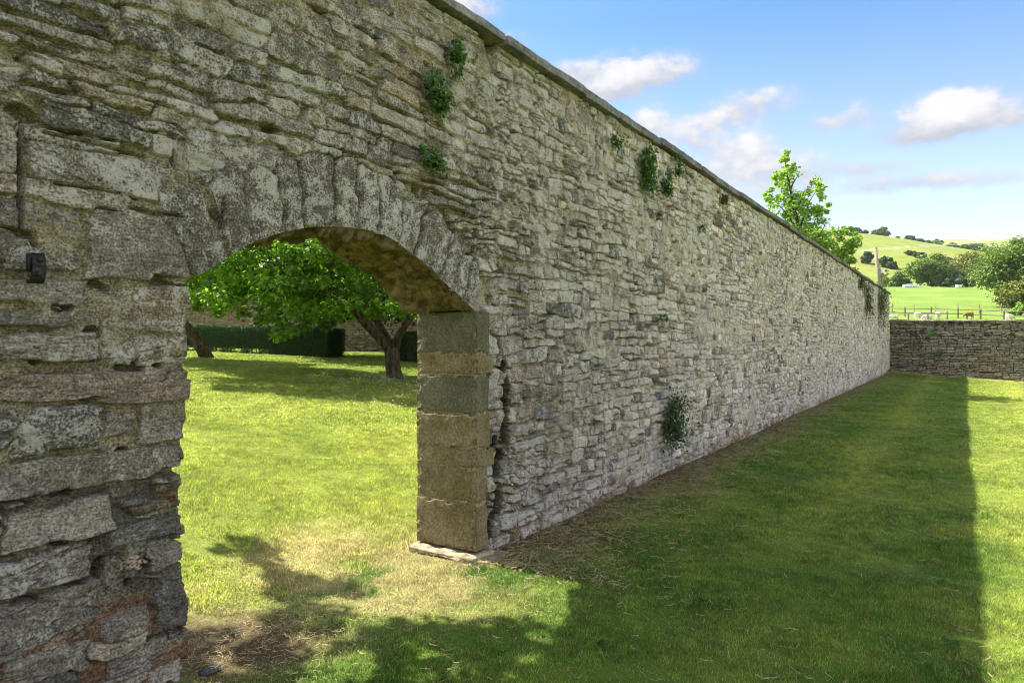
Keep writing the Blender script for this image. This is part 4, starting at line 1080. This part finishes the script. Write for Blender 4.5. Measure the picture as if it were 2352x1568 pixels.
# daisies near the forked tree
r = np.random.default_rng(77); n = 300
xd = np.concatenate([r.normal(880, 60, n//2), r.uniform(760, 960, n//2)]); Yd = np.concatenate([r.normal(14.2, .6, n//2), r.uniform(10.5, 15.5, n//2)])
x = (xd-1176)/F*Yd; P = np.stack([x, Yd, terrain(x, Yd)+.06], 1)
o = mesh_obj('daisies', *leaf_verts(P, r.normal(size=(n, 3))*.2+np.array([0, -.4, 1.]), .023, 1., 7), M['petal'], attrs={'rnd': np.repeat(r.random(n), 6)}); tag(o, 'tiny white daisies in the grass round the forked tree', 'flowers', kind='stuff')

# small things on the ground
def ground_stone(xd, yd, sx, sy_, sz, m, label, seed, name='loose_stone'):
    x, y = wcoord(xd, yd); v, f = box_mesh(0, 0, sz*.4, sx, sy_, sz, 10, .012, seed, sz*.4)
    o = mesh_obj(name, v, f, M[m]); o.location = (x, y, gz(x, y)); o.rotation_euler.z = seed; tag(o, label, 'stone')
ground_stone(480, 1547, .11, .05, .035, 'darkstone', 'dark flat slate chip on the brown ground at the foot of the left pier', 1)
ground_stone(1005, 1252, .07, .04, .02, 'slab', 'small pale stone chip on the dry ground left of the dressed jamb', 2)
# broad-leaved weeds in the turf
def weed(xd, yd, n, sz, label, seed):
    x, y = wcoord(xd, yd); o = empty('broadleaf_weed', (x, y, gz(x, y)+.01)); r = np.random.default_rng(seed)
    tag(o, label, 'weed', 'broad-leaved weeds in the lawn')
    a = r.uniform(0, 2*np.pi, n); P = np.stack([np.cos(a)*sz*.7, np.sin(a)*sz*.7, r.uniform(.015, .045, n)], 1)*np.array([1, 1, 1]); P[:, :2] *= r.uniform(.3, 1.2, (n, 1))
    leaves('leaves', P, r.normal(size=(n, 3))*.35+np.array([0, 0, 1.]), sz*.8, M['leaf_wall'], o, seed, .6)
for i, (a, b, n_, sz, l) in enumerate([(1245, 1100+150, 9, .035, 'small dark weed in the turf beside the sunlit patch'), (1390, 1490, 14, .05, 'dark leafy weed in the shaded lawn at the bottom of the view'),
        (2180, 1490, 14, .05, 'leafy weed at the bottom right close to the shadow edge'), (2170, 1350, 12, .045, 'leafy weed in shade left of the sunlit strip'),
        (1600, 1395, 12, .045, 'dark weed in the middle of the shaded lawn'), (1475, 1300, 12, .04, 'low weed in shade below the trailing plant')]):
    weed(a, b, n_, sz, l, 60+i)

# ------------------------------------------------------------------ field beyond: fences, sheep, pole, trees
def P3(xd, Y, dz=0): 
    x = (xd-1176)/F*Y; return Vector((x, Y, gz(x, Y)+dz))
M['fencewood'] = simple_stone('fence_timber', (.17, .14, .10), (.24, .20, .14), 5)
def rail_fence(name, label, pts, rails, ph, rr=.05, step=2.4, pr=.08, railr=.06):
    o = empty(name, P3(*pts[0])); tag(o, label, 'fence'); b = P3(*pts[0]); 
    W3 = [P3(*p) for p in pts]; segs = []
    for i in range(len(W3)-1):
        a, c = W3[i], W3[i+1]; n = max(1, int((c-a).length/step))
        for k in range(n): p = a.lerp(c, k/n); segs.append(Vector((p.x, p.y, gz(p.x, p.y))))
    segs.append(W3[-1])
    for p in segs:
        k = MB(); hh = ph*random.uniform(.95, 1.08); k.box(p-b+Vector((0, 0, hh/2)), (pr*2, pr*2, hh)); k.build('post', M['fencewood'], o, False)
    for z in rails:
        k = MB()
        k.tube([p-b+Vector((0, -pr*1.3, z)) for p in segs], railr, 5); k.build('rail', M['fencewood'], o)
rail_fence('rail_fence', 'long wooden post and rail fence across the pasture beyond the cross wall', [(2020, 98), (2200, 94), (2420, 88)], (.55, 1.15), 1.35)
rail_fence('rail_fence', 'shorter lower wooden fence close to the sheep, just above the cross wall coping', [(2040, 84), (2175, 86)], (.5, 1.25), 1.4)
rail_fence('wire_fence', 'thin post and wire fence with close stakes behind the rail fence', [(2050, 108), (2200, 106), (2350, 104)], (.5, .9), 1.35, pr=.04, step=2.8, railr=.010)

M['fleece'] = simple_stone('sheep_fleece', (.55, .50, .40), (.66, .61, .50), 12, dist=.02)
M['fleece_brown'] = simple_stone('brown_fleece', (.16, .085, .045), (.22, .12, .07), 12, dist=.02)
M['sheep_face'] = simple_stone('sheep_face', (.42, .38, .32), (.5, .46, .38), 12)
def sheep(xd, Y, rot, m, label, seed, lying=False, graze=True):
    o = empty('sheep', P3(xd, Y)); tag(o, label, 'sheep', 'sheep grazing in the pasture'); o.rotation_euler.z = rot
    bm = bpy.data.meshes.new('body'); z0 = -.35 if lying else 0
    hz = .38 if graze else .95
    V = [(-.52,0,.68),(-.30,0,.72),(0,0,.68),(.32,0,.70),(.50,0,.74),(.62,0,.66 if graze else .9),(.76,0,hz+.06),(.92,0,hz-.05)]
    V = [(x, y, z+z0) for x, y, z in V]; E = [(i, i+1) for i in range(7)]; rad = [.17,.27,.30,.27,.19,.12,.10,.06]
    for (x, sy_) in ((-.33, 1), (-.33, -1), (.33, 1), (.33, -1)):
        b0 = len(V); root = 1 if x < 0 else 3
        kx = -.06 if x < 0 else .04
        V += [(x, .14*sy_, max(.48+z0, .1)), (x+kx, .14*sy_, max(.26+z0, .06)), (x, .14*sy_, .02)]; E += [(root, b0), (b0, b0+1), (b0+1, b0+2)]; rad += [.10, .045, .035]
    bm.from_pydata(V, E, [])
    bo = bpy.data.objects.new('body', bm); col.objects.link(bo); bo.parent = o; bm.materials.append(m)
    bo.modifiers.new('skin', 'SKIN').use_smooth_shade = True
    for i, rr in enumerate(rad): bm.skin_vertices[0].data[i].radius = (rr, rr)
    bm.skin_vertices[0].data[2].use_root = True
    bo.modifiers.new('sub', 'SUBSURF').render_levels = 2
    e = MB()
    for sg in (1, -1): e.tube([(.70, .07*sg, hz+.08+z0), (.66, .17*sg, hz+.10+z0)], [.035, .012], 6)
    e.build('ears', M['sheep_face'], o)
sheep(2055, 88.5, 2.9, M['fleece'], 'pale sheep at the far left, beside the end of the long wall', 1)
sheep(2108, 91, 0.2, M['fleece'], 'white sheep grazing left of the middle, partly behind a fence post', 2)
sheep(2132, 88.5, 3.0, M['fleece'], 'white sheep whose back barely shows between the two largest white ones', 3)
sheep(2154, 92, 1.2, M['fleece'], 'white sheep standing highest near the middle of the wall top', 4)
sheep(2227, 92, 3.1, M['fleece_brown'], 'single brown sheep above the cross wall coping', 5)
sheep(2318, 88.5, 0.1, M['fleece'], 'white sheep furthest right above the cross wall', 6)
# white objects at the top of the field
M['white_metal'] = simple_stone('pale_sheet', (.62, .64, .64), (.7, .72, .72), 4, rough=.6)
tk = empty('water_trough', P3(2092, 196)); tag(tk, 'low pale trailer-like trough at the upper edge of the field left of the trees', 'trough')
k = MB(); k.box((0, 0, .45), (4.2, 1.3, .7), taper=.9); k.build('tank', M['white_metal'], tk, False); k = MB(); k.box((2.7, 0, .35), (1.4, .3, .2)); k.build('drawbar', M['white_metal'], tk, False)
k = MB(); k.box((0, 0, .84), (3.0, 1.1, .12), taper=.8); k.build('lid', M['white_metal'], tk, False)
tk = empty('feed_box', P3(2202, 194)); tag(tk, 'small pale box at the foot of the field trees', 'box')
k = MB(); k.box((0, 0, .45), (1.2, 1., .55)); k.build('body', M['white_metal'], tk, False); k = MB(); k.box((0, 0, .76), (1.35, 1.15, .1)); k.build('lid', M['white_metal'], tk, False)

# utility pole and wires
pb = at(2022, 660, 45); pb.z = gz(pb.x, pb.y)
po = empty('utility_pole', pb); tag(po, 'leaning wooden utility pole behind the far end of the long wall', 'pole')
ptop = at(2010, 567, 45)-pb; pm = at(2019, 640, 45)-pb
k = MB(); k.tube([pm+(pm-ptop)*1.0*((-pm.z)/( (pm-ptop).z)), pm, ptop], [.125, .12, .10], 12); k.build('shaft', M['wood'], po)
k = MB(); ib = at(2019, 622, 45)-pb; k.box(ib+Vector((.16, -.05, 0)), (.22, .2, .3)); k.build('junction_box', M['white_metal'], po, False)
k = MB(); k.tube([ib+Vector((.18, -.05, -.1)), ib+Vector((.2, -.02, -1.2))], .05, 6); k.build('conduit', M['wood'], po)
M['wire'] = simple_stone('bright_wire', (.42, .43, .45), (.5, .51, .53), 3, rough=.4)
for i, (dy, dr, lbl) in enumerate(((0, 0, 'topmost of the bright overhead wires crossing the sky to the pole'), (2, 2.5, 'middle of the bright overhead wires crossing to the pole'), (3.5, 5.5, 'lowest of the bright overhead wires crossing to the pole'))):
    k = MB(); pts = [at(1700, 600+dy, 75), at(1935, 579+dy, 62), at(2012, 571+dy, 45), at(2100, 564+dy+dr*.3, 43.5), at(2200, 555+dy+dr*.6, 41.5), at(2352, 539+dy+dr*.5, 38), at(2700, 500+dy+dr*.5, 30)]
    o = empty('overhead_wire', pts[2]); tag(o, lbl, 'wire'); b0 = pts[2]
    # smooth
    q_ = []
    for a_, c_ in zip(pts[:-1], pts[1:]):
        for j in range(4): q_.append(a_.lerp(c_, j/4)-b0)
    q_.append(pts[-1]-b0)
    k.tube(q_, .008, 5); k.build('cable', M['wire'], o)

T = 'trees and bushes in the far field'
def ft(name, label, xd, Y, ybot, ytop, wpx, m, seed, **k):
    b = at(xd, ybot, Y); h = (ybot-ytop)/F*Y; w = wpx/F*Y; b.z = min(b.z, gz(b.x, b.y)+1.)
    b2 = Vector((b.x, b.y, gz(b.x, b.y)-.2)); h += (at(xd, ybot, Y).z-b2.z)
    return far_tree(name, label, b2, max(h, .8), w, M[m], seed, **k)
ft('field_tree', 'dense dark green tree at the upper edge of the field, left of its olive neighbour', 2143, 205, 668, 583, 92, 'leaf_far', 71, nclump=150, nper=70, lsz=.55, trunk=.4, low=0.02)
ft('field_tree', 'wide olive green tree in the middle of the field edge', 2222, 208, 668, 577, 118, 'leaf_far_olive', 72, nclump=170, nper=60, lsz=.55, trunk=.4, low=.02)
ft('field_bush', 'dark bluish bush between the feet of the two big field trees', 2180, 200, 669, 630, 72, 'leaf_far_dark', 73, nclump=90, nper=50, lsz=.5, low=0, cat='bush')
ft('field_bush', 'dark bush right of the olive tree', 2285, 204, 673, 622, 75, 'leaf_far_dark', 74, nclump=90, nper=50, lsz=.5, low=0, cat='bush')
ft('field_tree', 'small round bright green tree right of the utility pole', 2063, 215, 664, 624, 50, 'leaf_far', 75, nclump=70, nper=50, lsz=.5, low=0)
ft('field_bush', 'thin scrub beside the foot of the pole', 2032, 240, 655, 618, 26, 'leaf_far_olive', 76, nclump=30, nper=35, lsz=.5, low=0, cat='bush')
ft('big_tree', 'large leafy tree cut by the right edge of the picture', 2362, 118, 715, 538, 185, 'leaf_far', 77, nclump=260, nper=95, lsz=.38, trunk=.45, low=.02)
ft('big_tree', 'lower olive tree in front of the large tree at the right edge', 2345, 112, 718, 640, 90, 'leaf_far_olive', 78, nclump=90, nper=60, lsz=.35, low=0)
ft('field_bush', 'pale yellow green bush at the right edge above the wall', 2345, 100, 722, 695, 50, 'leaf_tree', 79, nclump=40, nper=50, lsz=.3, low=0, cat='bush')
def onhill(xd, ytop_ground):
    # distance at which the hill surface is seen at that pixel row
    for Y in np.arange(230, 640, 4.):
        p = at(xd, ytop_ground, Y)
        if gz(p.x, p.y) >= p.z: return Y
    return 615.
def hb(name, label, xd, yb, yt, w, m, seed, cat='bush'):
    Y = onhill(xd, yb+2); ft(name, label, xd, Y, yb, yt, w, m, seed, nclump=45, nper=40, lsz=.004*Y, low=0, cat=cat, trunk=.3)
hb('hill_tree', 'dark bushy tree on the lower hillside just left of the pole', 1990, 603, 578, 25, 'leaf_far_dark', 81, 'tree')
hb('hill_tree', 'wide dark thicket on the hillside right of the pole', 2035, 614, 590, 34, 'leaf_far_dark', 82, 'tree')
hb('hill_bush', 'dark bush right below the hillside thicket', 2050, 618, 600, 20, 'leaf_far_dark', 83)
for i, (x_, yb, yt, w, l, m) in enumerate([(2025, 546, 524, 44, 'largest round tree on the hill skyline', 'leaf_far'), (1985, 541, 531, 22, 'low bush on the skyline left of the large skyline tree', 'leaf_far_dark'),
      (1965, 540, 527, 22, 'bush on the skyline beside the young leafy tree', 'leaf_far_dark'), (2085, 555, 540, 22, 'small tree on the descending skyline', 'leaf_far_dark'), (2105, 560, 549, 30, 'wide bush on the skyline where the two hills meet', 'leaf_far_dark'),
      (2062, 550, 543, 12, 'tiny bush on the skyline between two trees', 'leaf_far_dark')]):
    Y = 600; p = at(x_, yb, Y); gzz = gz(p.x, p.y)
    h = (yb-yt)/F*Y; far_tree('skyline_tree', l, Vector((p.x, p.y, gzz-.5)), max(h, at(x_, yt, Y).z-gzz), w/F*Y, M[m], 90+i, nclump=45, nper=40, lsz=1.7, low=0, trunk=.4)
for i, (x_, yb, yt, w, l) in enumerate([(2130, 563, 552, 14, 'left small bush in front of the far hill'), (2150, 566, 550, 26, 'round bush in front of the far hill'), (2185, 576, 560, 34, 'dark thicket below the far hill'),
      (2215, 582, 560, 36, 'broad grey green wood clump in the hollow below the far hill'), (2250, 590, 558, 50, 'tall bluish wood in the hollow between the hills'), (2280, 596, 572, 36, 'wood clump beside the right edge tree, in the hollow')]):
    Y = 620; p = at(x_, yb, Y); gzz = gz(p.x, p.y); far_tree('valley_tree', l, Vector((p.x, p.y, gzz-1)), max(4, at(x_, yt, Y).z-gzz+1), w/F*Y, M['leaf_far' if i in (1, 4) else 'leaf_far_dark'], 110+i, nclump=60, nper=45, lsz=2.0, low=0, trunk=.5)
for i, (x_, yb) in enumerate([(2150, 600), (2175, 606), (2110, 593), (2095, 588), (2240, 610), (2230, 600)]):
    Y = onhill(x_, yb); p = at(x_, yb, Y); far_tree('gorse_bush', ['dark gorse above the dense green tree', 'dark gorse patch above the gap between field trees', 'little gorse mark on the open hillside', 'faint gorse mark left on the hillside', 'gorse above the olive tree, lower', 'gorse above the olive tree, upper'][i], Vector((p.x, p.y, gz(p.x, p.y)-.3)), 3.2, 7, M['leaf_far_dark'], 130+i, nclump=14, nper=30, lsz=1.2, low=0, trunk=.1, cat='bush')

# ------------------------------------------------------------------ the air between here and the hills
hm_, ht = mat('air'); ht_o = ht.nodes.new('ShaderNodeOutputMaterial'); hv = ht.nodes.new('ShaderNodeVolumePrincipled')
hv.inputs['Color'].default_value = (.86, .92, 1, 1); hv.inputs['Density'].default_value = .00007; hv.inputs['Anisotropy'].default_value = .2
ht.links.new(hv.outputs[0], ht_o.inputs['Volume'])
k = MB(); k.box(((xs[0]+xs[-1])/2, (ys[0]+ys[-1])/2, 146), (xs[-1]-xs[0]+20, ys[-1]-ys[0]+20, 300)); hz = k.build('haze', hm_, None, False); tag(hz, 'thin pale summer haze over the valley', 'haze', kind='stuff')
